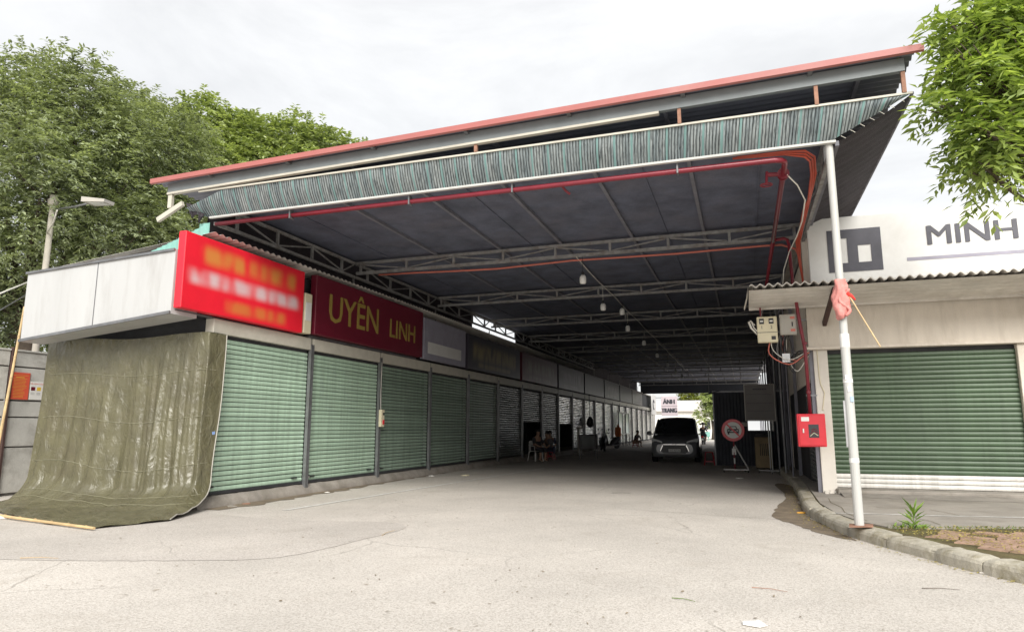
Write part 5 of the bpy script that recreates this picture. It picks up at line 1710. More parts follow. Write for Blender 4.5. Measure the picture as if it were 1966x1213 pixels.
# ------------------------------------------------------------------ car
W = 0.97
car = empty('parked_car', (-2.72, 28.35, 0), 'dark grey people carrier parked nose to the street in the alley', 'car', rz=R(2))
stn = [(0.00, .74, .36, .74), (0.03, .84, .28, .80), (.10, .90, .24, .86), (.24, .945, .22, .93), (.55, .985, .22, 1.02), (.95, 1.0, .22, 1.10), (1.25, 1.0, .22, 1.145), (2.2, 1.0, .22, 1.15), (3.4, 1.0, .22, 1.15), (4.3, .985, .24, 1.14), (4.62, .93, .30, 1.08), (4.72, .84, .40, .95)]
def section(y, w, zb, zt):
    w *= W
    half = [(0, zb), (w * .82, zb), (w * .95, zb + .07), (w * .995, zb + (zt - zb) * .35), (w, zb + (zt - zb) * .55), (w * .975, zt - .10), (w * .93, zt - .03), (w * .75, zt + .005), (w * .4, zt + .025), (0, zt + .03)]
    return [(x, y, z) for x, z in half] + [(-x, y, z) for x, z in half[-2:0:-1]]
rows = [section(*s) for s in stn]
bm_ = MB().grid(lambda i, j: rows[j][i % len(rows[0])], len(rows[0]) + 1, len(rows))
bm_.add(rows[0], [tuple(range(len(rows[0])))]); bm_.add(rows[-1], [tuple(range(len(rows[0])))[::-1]])
body = bm_.build('body', M['car'], car, smooth=True, local=True)
# cabin: pillars + roof
cab = [(1.12, .90, 1.12), (1.55, .865, 1.45), (1.98, .80, 1.74), (2.3, .775, 1.80), (3.2, .765, 1.83), (4.1, .76, 1.80), (4.45, .77, 1.70), (4.62, .88, 1.12)]
rf = MB()
prow = [[(-w * W * .98, y, z - .05), (-w * W * .86, y, z), (-w * W * .4, y, z + .022), (0, y, z + .03), (w * W * .4, y, z + .022), (w * W * .86, y, z), (w * W * .98, y, z - .05)] for y, w, z in cab[2:7]]
rf.grid(lambda i, j: prow[j][i], 7, 5)
rf.build('roof', M['car'], car, smooth=True, local=True)
wsg = MB().grid(lambda i, j: ((-1 + 2 * i / 10) * W * (.885 - .095 * j / 6), 1.13 + .86 * (j / 6) - .10 * (1 - ((-1 + 2 * i / 10) ** 2)) , 1.125 + .62 * j / 6 + .012 * (1 - (-1 + 2 * i / 10) ** 2)), 11, 7)
wsg.build('windscreen', M['glass'], car, smooth=True, local=True)
for s in (-1, 1):
    MB().grid(lambda i, j: ((s * W * (.955 - .19 * j / 4)), (1.22 + 3.3 * i / 8) if j == 0 else ((1.22 + .80 * j / 4) + (3.3 - .80 * j / 4 - .15 * j / 4) * i / 8), 1.14 + .60 * j / 4), 9, 5).build('side_window', M['glass'], car, smooth=True, local=True)
    MB().tube([(s * W * .90, 1.10, 1.12), (s * W * .84, 1.55, 1.45), (s * W * .785, 1.98, 1.74)], .035, 8).build('pillar', M['car'], car, smooth=True, local=True)
    mir = MB().lathe([(0, -.06), (.07, -.055), (.10, -.01), (.09, .05), (0, .06)], (s * 1.09, 1.22, 1.17), 12, 'y')
    mo = mir.build('mirror', M['car'], car, smooth=True, local=True)
    MB().bar((s * .93, 1.25, 1.13), (s * 1.02, 1.23, 1.15), .05, .04).build('mirror_arm', M['black_pl'], mo, local=True)
    # headlamp: swept wedge
    x0, x1 = s * .48, s * .90
    MB().add([(x0, .010, .775), (x1, .150, .83), (x1 + s * .035, .29, .975), (s * .70, .105, .925), (x0, .012, .845),
              (x0, .16, .775), (x1 - s * .06, .36, .83), (x1 - s * .06, .42, .975), (s * .70, .3, .925), (x0, .2, .845)],
             [(0, 1, 2, 3, 4), (0, 5, 6, 1), (1, 6, 7, 2), (2, 7, 8, 3), (3, 8, 9, 4), (4, 9, 5, 0)]).build('headlight', M['lamp_glass'], car, local=True)
    MB().lathe([(0, -.02), (.05, -.018), (.055, .0), (0, .01)], (s * .73, .045, .47), 12, 'y').build('fog_lamp', M['lamp_glass'], car, local=True)
    MB().bar((s * .46, -.012, .70), (s * .56, -.004, .47), .015, .03).build('grille_side_trim', M['chrome'], car, local=True)
    MB().bar((s * .93, .30, .25), (s * .62, .02, .24), .02, .03).build('bumper_lip', M['steel_post'], car, local=True)
MB().add([(-.46, -.010, .70), (.46, -.010, .70), (.54, -.006, .45), (.42, -.014, .38), (-.42, -.014, .38), (-.54, -.006, .45),
          (-.46, .03, .70), (.46, .03, .70), (.54, .03, .45), (.42, .03, .38), (-.42, .03, .38), (-.54, .03, .45)],
         [(0, 1, 2, 3, 4, 5), (6, 11, 10, 9, 8, 7), (0, 6, 7, 1), (1, 7, 8, 2), (2, 8, 9, 3), (3, 9, 10, 4), (4, 10, 11, 5), (5, 11, 6, 0)]).build('lower_grille', M['black_pl'], car, local=True)
MB().bevbox(-.44, .44, -.024, .03, .715, .742, .005).build('grille_bar', M['chrome'], car, local=True)
MB().bevbox(-.46, .46, .0, .05, .765, .785, .005).build('grille_bar', M['black_pl'], car, local=True)
MB().tube([(.075 * math.cos(t), -.018, .757 + .05 * math.sin(t)) for t in np.linspace(0, 6.2832, 19)], .008, 6, cap=False).tube([(.03 * math.cos(t), -.018, .76 + .045 * math.sin(t)) for t in np.linspace(0, 6.2832, 15)], .006, 6, cap=False).build('emblem', M['chrome'], car, local=True)
pl_ = MB().bevbox(-.235, .235, -.040, -.014, .44, .55, .004).build('number_plate', M['white_pl'], car, local=True)
text('plate_number', '30G-457.96', .088, M['ink'], pl_, (0, -.0415, .495), XRt, ext=.001, sx=.98, local=True)
MB().bevbox(-.46, .46, -.005, .05, .305, .36, .01).build('skid_plate', M['board'], car, local=True)
MB().bar((-.1, 1.03, 1.155), (-.62, 1.10, 1.19), .012, .012).build('wiper', M['black'], car, local=True)
MB().bar((.55, 1.04, 1.155), (.02, 1.06, 1.185), .012, .012).build('wiper', M['black'], car, local=True)
MB().box(-.12, .12, 1.80, 1.86, 1.60, 1.66).build('inner_mirror', M['black_pl'], car, local=True)
for s in (-1, 1):
    for y in (.93, 3.68):
        wh = MB().lathe([(.20, -.11), (.31, -.11), (.34, -.08), (.34, .08), (.31, .11), (.20, .11)], (s * .86, y, .34), 24, 'x').build('tyre', M['black'], car, smooth=True, local=True)
        MB().lathe([(0, -.115), (.05, -.118), (.20, -.10), (.20, .10), (.05, .118), (0, .115)], (s * .86, y, .34), 20, 'x').build('rim', M['steel'], wh, local=True)

# ------------------------------------------------------------------ scooters
def scooter(loc, rz, label, rear_light=False, col='black_pl'):
    r_ = empty('motor_scooter', loc, label, 'motor scooter', rz=rz)
    def wheel(y):
        t_ = MB().lathe([(.17, -.045), (.225, -.05), (.255, -.025), (.255, .025), (.225, .05), (.17, .045)], (0, y, .255), 20, 'x').build('tyre', M['black'], r_, smooth=True, local=True)
        MB().lathe([(0, -.04), (.17, -.03), (.17, .03), (0, .04)], (0, y, .255), 14, 'x').build('rim', M['steel'], t_, local=True)
    wheel(-.62); wheel(.62)
    secs = [(-.74, .05, .50, .56), (-.60, .09, .46, .62), (-.50, .16, .34, .92), (-.38, .17, .24, .98), (-.22, .15, .20, .34), (.0, .15, .20, .32), (.15, .16, .22, .56), (.4, .17, .36, .70), (.7, .13, .46, .74), (.86, .06, .56, .72)]
    MB().grid(lambda i, j: (secs[j][1] * math.cos(i * math.pi / 6), secs[j][0], (secs[j][2] + secs[j][3]) / 2 + (secs[j][3] - secs[j][2]) / 2 * math.sin(i * math.pi / 6)), 13, len(secs)).build('body', M[col], r_, smooth=True, local=True)
    MB().grid(lambda i, j: ((-1 + 2 * i / 6) * .14, .12 + .68 * j / 6, .70 + .08 * (1 - (-1 + 2 * i / 6) ** 2) + .03 * j / 6), 7, 7).build('seat', M['black'], r_, smooth=True, local=True)
    MB().tube([(0, -.62, .26), (0, -.5, .9), (0, -.44, 1.0)], .03, 8).build('fork', M['steel'], r_, local=True)
    MB().tube([(-.33, -.34, 1.06), (-.15, -.43, 1.03), (0, -.44, 1.02), (.15, -.43, 1.03), (.33, -.34, 1.06)], .016, 7).build('handlebar', M['black'], r_, local=True)
    MB().lathe([(0, -.07), (.08, -.05), (.10, .03), (.0, .06)], (0, -.50, .99), 12, 'y').build('headlight', M['lamp_glass'], r_, smooth=True, local=True)
    for s in (-1, 1):
        MB().tube([(s * .22, -.40, 1.05), (s * .30, -.42, 1.25)], .007, 5).lathe([(0, -.008), (.05, -.006), (.055, .006), (0, .008)], (s * .31, -.42, 1.28), 10, 'y').build('mirror', M['black_pl'], r_, local=True)
    MB().bevbox(-.10, .10, .80, .88, .60, .70, .02).build('tail_light', M['tail'], r_, local=True)
    MB().bevbox(-.09, .09, .86, .875, .38, .52, .004).build('number_plate', M['white_pl'], r_, local=True)
    MB().tube([(.12, .25, .22), (.14, .8, .30)], .045, 8).build('exhaust', M['steel'], r_, local=True)
    MB().tube([(-.1, .05, .25), (-.22, .02, .0)], .014, 6).build('stand', M['steel'], r_, local=True)
    return r_
scooter((-8.25, 41.5, 0), R(20), 'dark scooter parked against the bright shutters left of the car')
scooter((-8.5, 45.3, 0), R(-35), 'second scooter parked further along the bright shutters', col='cloth_grey')
scooter((-3.3, 59.5, 0), R(180 - 4), 'scooter with red tail light ridden towards the far opening')

# ------------------------------------------------------------------ people
def person(loc, rz, label, J, shirt, trousers, hair=True, name='person'):
    """J: dict of joints in local coordinates; one skinned body, clothes and hair as children"""
    r_ = empty(name, loc, label, 'person', rz=rz)
    order, rad, edges, idx = [], [], [], {}
    def v(nm, p, ra):
        idx[nm] = len(order); order.append(tuple(p)); rad.append(ra); return idx[nm]
    def chain(*nm):
        for a, b_ in zip(nm, nm[1:]): edges.append((idx[a], idx[b_]))
    pel, che, nek, hea = (Vector(J[k]) for k in ('pelvis', 'chest', 'neck', 'head'))
    v('pelvis', pel, .135); v('waist', pel.lerp(che, .5), .125); v('chest', che, .145); v('neck', nek, .058); v('jaw', hea + Vector((0, -.012, -.07)), .078); v('head', hea, .098); v('crown', hea + Vector((0, .01, .075)), .075); v('nose', hea + Vector((0, -.105, -.02)), .016)
    chain('pelvis', 'waist', 'chest', 'neck', 'jaw', 'head', 'crown')
    edges.append((idx['head'], idx['nose']))
    for s, sx_ in (('l', -1), ('r', 1)):
        sh, el, wr_, hn_ = (Vector(J[k + s]) for k in ('shoulder_', 'elbow_', 'wrist_', 'hand_'))
        v('s' + s, sh, .065); v('e' + s, el, .043); v('w' + s, wr_, .029); v('h' + s, hn_, .032)
        chain('chest', 's' + s, 'e' + s, 'w' + s, 'h' + s)
        d = (hn_ - wr_).normalized(); sd = d.cross(Vector((0, 0, 1)))
        sd = sd.normalized() if sd.length > .05 else Vector((1, 0, 0))
        for q in range(4):
            b0 = hn_ + d * .03 + sd * (.022 * (q - 1.5)); L_ = (.055, .068, .064, .046)[q]
            v('f%s%d' % (s, q), b0, .0095); v('g%s%d' % (s, q), b0 + d * L_ + Vector((0, 0, -.012)), .008)
            chain('h' + s, 'f%s%d' % (s, q), 'g%s%d' % (s, q))
        v('t' + s, hn_ - sd * .045 + d * .005, .010); v('u' + s, hn_ - sd * .055 + d * .045, .009); chain('h' + s, 't' + s, 'u' + s)
        hp, kn, an, fo = (Vector(J[k + s]) for k in ('hip_', 'knee_', 'ankle_', 'toe_'))
        v('hp' + s, hp, .095); v('k' + s, kn, .062); v('c' + s, kn.lerp(an, .35), .056); v('a' + s, an, .040); v('o' + s, fo, .036)
        chain('pelvis', 'hp' + s, 'k' + s, 'c' + s, 'a' + s, 'o' + s)
    def skin_obj(nm, vs, es, rs, material, parent, root=0):
        me = bpy.data.meshes.new(nm)
        me.from_pydata(vs, es, [])
        me.materials.append(material)
        o_ = bpy.data.objects.new(nm, me)
        COL.objects.link(o_); o_.parent = parent
        md = o_.modifiers.new('skin', 'SKIN'); md.use_smooth_shade = True
        for k_, dta in enumerate(me.skin_vertices[0].data):
            dta.radius = (rs[k_], rs[k_]); dta.use_root = (k_ == root)
        sb_ = o_.modifiers.new('sub', 'SUBSURF'); sb_.levels = 1; sb_.render_levels = 2
        return o_
    skin_obj('body', order, edges, rad, M['skin'], r_)
    def cover(nm, keys, links, grow, material):
        loc_ = {k_: q for q, k_ in enumerate(keys)}
        skin_obj(nm, [order[idx[k_]] for k_ in keys], [(loc_[a], loc_[b_]) for a, b_ in links], [rad[idx[k_]] + grow for k_ in keys], material, r_)
    cover('shirt', ['waist', 'pelvis', 'chest', 'sl', 'sr', 'el', 'er'], [('pelvis', 'waist'), ('waist', 'chest'), ('chest', 'sl'), ('chest', 'sr'), ('sl', 'el'), ('sr', 'er')], .014, shirt)
    cover('trousers', ['pelvis', 'hpl', 'hpr', 'kl', 'kr', 'cl', 'cr'], [('pelvis', 'hpl'), ('pelvis', 'hpr'), ('hpl', 'kl'), ('hpr', 'kr'), ('kl', 'cl'), ('kr', 'cr')], .016, trousers)
    if hair:
        hm = MB()
        hm.grid(lambda i, j: (hea.x + .108 * math.sin(R(8 + 100 * j / 8)) * math.cos(2 * math.pi * i / 16), hea.y + .022 + .122 * math.sin(R(8 + 100 * j / 8)) * math.sin(2 * math.pi * i / 16), hea.z + .03 + .118 * math.cos(R(8 + 100 * j / 8)) + (.035 if math.sin(2 * math.pi * i / 16) < -.3 else 0) * j / 8), 17, 9)
        hm.build('hair', M['hair'], r_, smooth=True, local=True)
    fm = MB()
    for s in (-1, 1):
        fm.lathe([(0, -.006), (.011, -.003), (.011, .003), (0, .006)], hea + Vector((s * .036, -.092, .012)), 8, 'y')
    fm.build('eyes', M['hair'], r_, local=True)
    return r_
def sit(h=.42, lean=.05, turn=0):
    return dict(pelvis=(0, 0, h + .11), chest=(0, -lean, h + .46), neck=(0, -lean - .02, h + .63), head=(0, -lean - .05, h + .77),
                shoulder_l=(-.19, -lean, h + .52), elbow_l=(-.25, -.16 - lean, h + .28), wrist_l=(-.17, -.36, h + .20), hand_l=(-.14, -.43, h + .19),
                shoulder_r=(.19, -lean, h + .52), elbow_r=(.26, -.14 - lean, h + .29), wrist_r=(.18, -.36, h + .19), hand_r=(.14, -.43, h + .18),
                hip_l=(-.10, -.02, h + .10), knee_l=(-.14, -.45, h + .08), ankle_l=(-.15, -.43, .08), toe_l=(-.16, -.58, .04),
                hip_r=(.10, -.02, h + .10), knee_r=(.15, -.45, h + .08), ankle_r=(.16, -.40, .08), toe_r=(.17, -.56, .04))
def ride():
    return dict(pelvis=(0, .28, .92), chest=(0, .18, 1.27), neck=(0, .15, 1.45), head=(0, .12, 1.60),
                shoulder_l=(-.19, .17, 1.34), elbow_l=(-.27, -.05, 1.14), wrist_l=(-.29, -.28, 1.08), hand_l=(-.29, -.34, 1.08),
                shoulder_r=(.19, .17, 1.34), elbow_r=(.27, -.05, 1.14), wrist_r=(.29, -.28, 1.08), hand_r=(.29, -.34, 1.08),
                hip_l=(-.11, .26, .90), knee_l=(-.20, -.14, .78), ankle_l=(-.17, -.08, .40), toe_l=(-.17, -.22, .36),
                hip_r=(.11, .26, .90), knee_r=(.20, -.14, .78), ankle_r=(.17, -.08, .40), toe_r=(.17, -.22, .36))
def plastic_chair(loc, rz, label):
    r_ = empty('plastic_chair', loc, label, 'chair', rz=rz)
    m_ = M['white_pl']
    MB().bevbox(-.21, .21, -.21, .20, .40, .43, .01).build('seat', m_, r_, local=True)
    MB().grid(lambda i, j: ((-1 + 2 * i / 6) * (.20 - .01 * j), .20 + .05 * j / 5 + .03 * (1 - (-1 + 2 * i / 6) ** 2), .44 + .42 * j / 5 - .05 * (j == 5) * (-1 + 2 * i / 6) ** 2), 7, 6).build('backrest', m_, r_, smooth=True, local=True)
    for sx_ in (-1, 1):
        for sy_ in (-1, 1):
            MB().tube([(sx_ * .235, sy_ * .235, 0), (sx_ * .19, sy_ * .18, .40)], .02, 6).build('leg', m_, r_, local=True)
        MB().tube([(sx_ * .20, -.18, .43), (sx_ * .235, -.17, .63), (sx_ * .235, .1, .65), (sx_ * .19, .22, .68)], .016, 6).build('armrest', m_, r_, smooth=True, local=True)
    return r_
plastic_chair((-8.45, 28.0, 0), R(60), 'white plastic chair of the nearest seated person by the half-open shutter')
person((-8.43, 28.0, 0), R(60), 'person in dark clothes sitting on the white plastic chair', sit(.43, .08), M['cloth_dark'], M['cloth_dark'])
plastic_stool(-8.15, 29.3, 'low red stool under the person facing the chair', M['red_pl'], .34)
person((-8.15, 29.3, 0), R(-35), 'person in grey shirt sitting low beside the white chair', sit(.34, .14), M['cloth_grey'], M['cloth_navy'])
plastic_stool(-8.5, 30.4, 'low stool under the person leaning near the shutter post', M['red_pl'], .36)
person((-8.5, 30.4, 0), R(20), 'person in navy shirt leaning forward by the shutter post', sit(.36, .2), M['cloth_navy'], M['cloth_dark'])
plastic_stool(-7.6, 50.2, 'low stool under the person crouched left of the car', M['red_pl'], .30)
person((-7.6, 50.2, 0), R(60), 'person in dark shirt crouched on a stool left of the car', sit(.30, .22), M['cloth_dark'], M['skin'])
rd = person((-3.3, 59.5, 0), R(176), 'rider in dark clothes and wide hat on the far scooter', ride(), M['cloth_dark'], M['cloth_navy'], hair=False)
MB().lathe([(.0, .19), (.05, .17), (.34, .0), (.36, -.02), (.33, -.02), (.0, .10)], (0, .12, 1.66), 20).build('conical_hat', M['cloth_dark'], rd, local=True)
tag(MB().bevbox(-8.75, -8.35, 48.5, 48.85, .75, 1.45, .08).tube([(-8.55, 48.7, .0), (-8.55, 48.7, .8)], .05, 8).tube([(-8.55, 48.7, 1.4), (-8.55, 48.7, 1.62)], .10, 10, r2=.05).build('orange_jacket_stand', M['cloth_orange'], smooth=True),
    'orange jacket draped on a short stand before the bright shutters', 'jacket')

# table/display frame beside the people
tb_ = empty('display_table', (-6.7, 30.6, 0), 'dark framed display case on thin legs in mid alley', 'table')
MB().bevbox(-7.15, -6.35, 30.45, 30.85, .45, 1.10, .02).build('case', M['cloth_grey'], tb_)
MB().bevbox(-7.05, -6.45, 30.44, 30.4485, .52, 1.02, .003).build('front_glass', M['glass'], tb_)
for x in (-7.12, -6.38):
    for y in (30.48, 30.82):
        MB().tube([(x, y, 0), (x, y, .46)], .015, 6).build('leg', M['steel_post'], tb_)
st_ = empty('display_stand', (-8.2, 35.0, 0), 'pale upright stand in front of the second half-open shop', 'stand')
MB().bevbox(-8.28, -8.16, 34.95, 35.05, .05, 1.35, .01).build('upright', M['lamp_grey'], st_)
MB().bevbox(-8.34, -7.98, 34.97, 35.03, 1.35, 1.41, .01).build('arm', M['lamp_grey'], st_)
MB().bevbox(-8.45, -7.99, 34.85, 35.15, 0, .05, .01).build('base', M['lamp_grey'], st_)
hb_ = empty('hanging_bag', (-8.7, 40.6, 1.3), 'dark round bag hanging from a strap on a shutter post', 'bag')
MB().tube([(-8.85, 40.65, 3.4), (-8.82, 40.62, 2.05)], .02, 6).build('strap', M['black'], hb_)
MB().lathe([(0, -.34), (.12, -.30), (.21, -.16), (.23, .0), (.17, .2), (.06, .34), (0, .36)], (-8.80, 40.6, 1.72), 14).build('bag', M['black_pl'], hb_, smooth=True)
# tall glass door frame leaning by the far shutters
gf = empty('door_frame', (-8.6, 52, 0), 'dark framed glass door panels in front of the far shutters', 'door')
for y in (50.6, 52.2, 53.6, 55.2):
    MB().box(-8.84, -8.78, y - .04, y + .04, 0, 2.55).build('stile', M['black_pl'], gf)
MB().box(-8.84, -8.78, 50.64, 55.16, 2.45, 2.55).build('head_rail', M['black_pl'], gf)
MB().box(-8.84, -8.78, 50.64, 55.16, .9, .98).build('mid_rail', M['black_pl'], gf)
for a, b_ in ((50.64, 52.16), (53.64, 55.16)):
    MB().box(-8.82, -8.81, a, b_, .98, 2.45).build('pane', mat('pale_blue_glass', (.5, .62, .62), .15), gf)

# ANH TRANG hanging sign at the far end
at = empty('shop_sign', (-7.5, 73, 2.6), 'pale pink box sign reading ÁNH TRANG hung at the far end', 'sign')
MB().bevbox(-8.2, -6.55, 73.0, 73.25, 2.62, 4.62, .02).build('box', mat('pale_pink_panel', (.50, .43, .46), .6, var=.05), at)
for q in range(4):
    text('lettering', 'ÁNH', .66, M['ink'], at, (-7.43 + .03 * q, 72.985 - .001 * q, 4.05), XRt, ext=.012, sx=.84)
    text('lettering', 'TRANG', .66, M['ink'], at, (-7.43 + .03 * q, 72.985 - .001 * q, 3.15), XRt, ext=.012, sx=.70)
MB().box(-8.2, -6.55, 72.985, 72.999, 3.60, 3.63).build('seam', M['ink'], at)
MB().bar((-9.3, 73.1, 4.5), (-8.21, 73.1, 4.5), .06, .06).bar((-9.3, 73.1, 2.8), (-8.21, 73.1, 2.8), .06, .06).build('bracket', M['steel_post'], at)
a2 = empty('shop_sign', (-8.7, 71.0, 2.7), 'white side sign with a dark mark beside the pink box sign', 'sign')
MB().bevbox(-8.80, -8.70, 69.5, 72.8, 2.70, 4.75, .02).build('box', M['white'], a2)
MB().tube([(-8.695, 70.6 + .5 * math.cos(t), 3.7 + .45 * math.sin(t)) for t in np.linspace(.5, 5.2, 14)], .07, 5).build('mark', M['ink'], a2)
MB().box(-9.2, -8.81, 70.8, 70.9, 3.6, 3.7).build('bracket', M['steel_post'], a2)

# ================================================================== BEYOND THE FAR END
hs = empty('white_house', (-7, 98, 0), 'pale white house beyond the far end of the alley', 'house')
MB().box(-16, -2.2, 96, 104, 0, 3.6).build('wall', M['house'], hs)
MB().add([(-16.6, 95.4, 3.6), (-1.6, 95.4, 3.6), (-1.6, 104.6, 3.6), (-16.6, 104.6, 3.6), (-14, 100, 5.2), (-4, 100, 5.2)],
         [(0, 1, 5, 4), (1, 2, 5), (2, 3, 4, 5), (3, 0, 4), (0, 3, 2, 1)]).build('roof', M['house_roof'], hs)
for x in (-7.4, -5.2):
    w_ = MB().box(x, x + .9, 95.93, 95.99, 1.2, 2.4).build('window', M['lamp_grey'], hs)
    MB().box(x + .08, x + .82, 95.91, 95.928, 1.28, 2.32).build('pane', M['glass'], w_)
MB().box(-3.6, -2.9, 95.93, 95.99, 0, 2.1).build('door', M['teal'], hs)
tag(MB().bevbox(-4.6, -3.7, 79.0, 80.0, 0.35, .95, .08).tube([(-4.4, 79.2, 0), (-4.4, 79.2, .4)], .04, 8).tube([(-3.9, 79.8, 0), (-3.9, 79.8, .4)], .04, 8).tube([(-4.4, 79.8, 0), (-4.4, 79.8, .4)], .04, 8).tube([(-3.9, 79.2, 0), (-3.9, 79.2, .4)], .04, 8).build('teal_cart', M['teal']),
    'teal box cart outside the far opening', 'cart')

# ================================================================== STREET LAMP, WIRES
sl3 = empty('street_lamp', (-18.8, 13.6, 0), 'concrete street lamp pole with a flat grey lamp head at left', 'street lamp')
MB().tube([(-18.8, 13.6, 0), (-18.72, 13.6, 4.0), (-18.70, 13.6, 8.05)], .10, 12, r2=.075).build('pole', M['pole_conc'], sl3, smooth=True)
MB().lathe([(.08, 0), (.13, .03), (.14, .20), (.10, .24), (.10, .34)], (-18.70, 13.6, 7.72), 12).build('collar', M['pole_conc'], sl3, smooth=True)
MB().tube([(-18.68, 13.6, 7.62), (-17.6, 13.45, 7.56), (-16.8, 13.36, 7.58)], .030, 8).build('arm', M['steel_post'], sl3, smooth=True)
hd = MB().add([(-16.950, 13.50, 7.510), (-16.900, 13.05, 7.510), (-16.180, 13.15, 7.450), (-16.220, 13.50, 7.450), (-16.950, 13.50, 7.670), (-16.900, 13.05, 7.650), (-16.160, 13.15, 7.530), (-16.200, 13.50, 7.540)],
              [(0, 3, 2, 1), (4, 5, 6, 7), (0, 1, 5, 4), (1, 2, 6, 5), (2, 3, 7, 6), (3, 0, 4, 7)]).build('lamp_head', M['lamp_grey'], sl3)
MB().add([(-16.800, 13.42, 7.496), (-16.770, 13.12, 7.496), (-16.260, 13.19, 7.453), (-16.280, 13.43, 7.453), (-16.800, 13.42, 7.490), (-16.770, 13.12, 7.490), (-16.260, 13.19, 7.447), (-16.280, 13.43, 7.447)],
         [(4, 7, 6, 5), (0, 1, 5, 4), (1, 2, 6, 5), (2, 3, 7, 6), (3, 0, 4, 7)]).build('lens', M['lamp_glass'], hd)
tag(MB().tube([(-18.75, 13.55, 6.9), (-17.9, 13.1, 7.05), (-16.6, 12.2, 6.95)], .02, 5).build('overhead_wire', M['white_cable'], smooth=True), 'short white wire leaving the street lamp pole', 'wire')
tag(MB().tube([(-18.78, 13.5, 5.6), (-18.2, 12.2, 4.9), (-17.3, 10.4, 3.9), (-16.5, 8.6, 3.3), (-15.8, 6.5, 3.0)], .022, 5).build('overhead_wire', M['white_cable'], smooth=True), 'upper slack white wire at the far left edge', 'wire')
tag(MB().tube([(-18.80, 13.5, 5.3), (-18.1, 12.1, 4.4), (-17.2, 10.3, 3.55), (-16.4, 8.5, 3.15), (-15.7, 6.4, 2.9)], .018, 5).build('overhead_wire', M['steel_post'], smooth=True), 'lower slack grey wire at the far left edge', 'wire')

# ================================================================== TREES
def crown(lobes, twigs, per, L, W_, material, parent, seed, droop=.35, twig_len=.55, shell=(.55, 1.0), nm='crown'):
    g_ = np.random.default_rng(seed)
    Ps, Ds, Ns = [], [], []
    tot = sum(r_ ** 2 for *_, r_ in lobes)
    for x, y, z, r_ in lobes:
        n_ = max(6, int(twigs * r_ ** 2 / tot))
        d = unit(g_.normal(0, 1, (n_, 3)) * [1, 1, .9] + [0, 0, .25])
        rad = r_ * (g_.uniform(shell[0], shell[1], n_)) * (1 + .18 * np.sin(d[:, 0] * 7 + x) * np.cos(d[:, 2] * 6 + y))
        base = np.array([x, y, z]) + d * rad[:, None]
        td = unit(d * [1, 1, .6] + g_.normal(0, .45, (n_, 3)) + [0, 0, .15])
        tl_ = twig_len * g_.uniform(.6, 1.3, n_)
        for k in range(per):
            t = (k + .5) / per
            p = base + td * (tl_ * t)[:, None] + np.array([0, 0, -1]) * (droop * tl_ * t * t)[:, None] + g_.normal(0, .02, (n_, 3))
            side = (1 if k % 2 else -1)
            s_ = unit(np.cross(td, [0, 0, 1]) + 1e-4)
            ld = unit(td * .55 + s_ * side * .75 + g_.normal(0, .25, (n_, 3)) + [0, 0, -.35])
            Ps.append(p); Ds.append(ld); Ns.append(unit(g_.normal(0, .35, (n_, 3)) + [0, 0, 1]))
    P_ = np.concatenate(Ps); D_ = np.concatenate(Ds); N_ = np.concatenate(Ns)
    n_ = len(P_)
    return leaves(nm, P_, D_, N_, L * g_.uniform(.7, 1.3, n_), W_ * g_.uniform(.75, 1.25, n_), material, parent)
def trunk(parent, base, lobes, r0, fork, nm='trunk'):
    b_ = Vector(base); f = Vector(fork)
    tr_ = MB().tube([b_, b_.lerp(f, .5) + Vector((.1, .05, 0)), f], r0, 12, r2=r0 * .7).build(nm, M['bark'], parent, smooth=True)
    q = random.Random(int(r0 * 1000))
    for x, y, z, r_ in lobes:
        c_ = Vector((x, y, z))
        m1 = f.lerp(c_, .45) + Vector((q.uniform(-.3, .3), q.uniform(-.3, .3), q.uniform(-.1, .5)))
        lb = MB().tube([f, f.lerp(m1, .5), m1, m1.lerp(c_, .6), c_ + Vector((0, 0, r_ * .3))], r0 * .36, 7, r2=.015)
        for _ in range(5):
            d = Vector((q.uniform(-1, 1), q.uniform(-1, 1), q.uniform(-.3, 1))).normalized() * r_ * .85
            s0 = m1.lerp(c_, q.uniform(.5, 1))
            lb.tube([s0, s0 + d * .5 + Vector((0, 0, .05)), c_ + d], .028, 5, r2=.006)
        lb.build('limb', M['bark'], tr_, smooth=True)
T1 = [(-22.33, 15.00, 12.55, 1.55), (-20.15, 15.00, 12.25, 1.25), (-22.01, 14.50, 10.96, 2.20), (-19.88, 15.00, 10.86, 2.10), (-19.31, 16.00, 10.48, 1.80), (-19.78, 14.00, 8.41, 2.20), (-19.63, 16.00, 8.53, 2.20), (-21.56, 14.50, 6.90, 2.20), (-21.01, 15.50, 6.41, 2.00), (-25.20, 15.00, 10.69, 2.50), (-22.19, 15.00, 5.02, 1.60), (-25.15, 15.00, 12.4, 1.6), (-22.32, 16.00, 4.49, 1.50), (-18.35, 16.00, 7.17, 1.80), (-24.5, 14.5, 7.5, 2.3), (-23.5, 15.5, 4.0, 1.8)]
T2 = [(-22.38, 19.00, 13.8, 1.0), (-21.79, 19.00, 12.67, 1.80), (-20.25, 19.00, 11.61, 1.80), (-20.76, 20.00, 10.55, 1.80), (-21.70, 18.50, 9.94, 2.00), (-20.60, 19.00, 8.96, 1.80), (-21.82, 21.00, 13.4, 1.0), (-19.66, 20.00, 9.79, 1.50), (-19.0, 19.5, 7.6, 1.7), (-21.5, 19.5, 7.0, 1.8)]
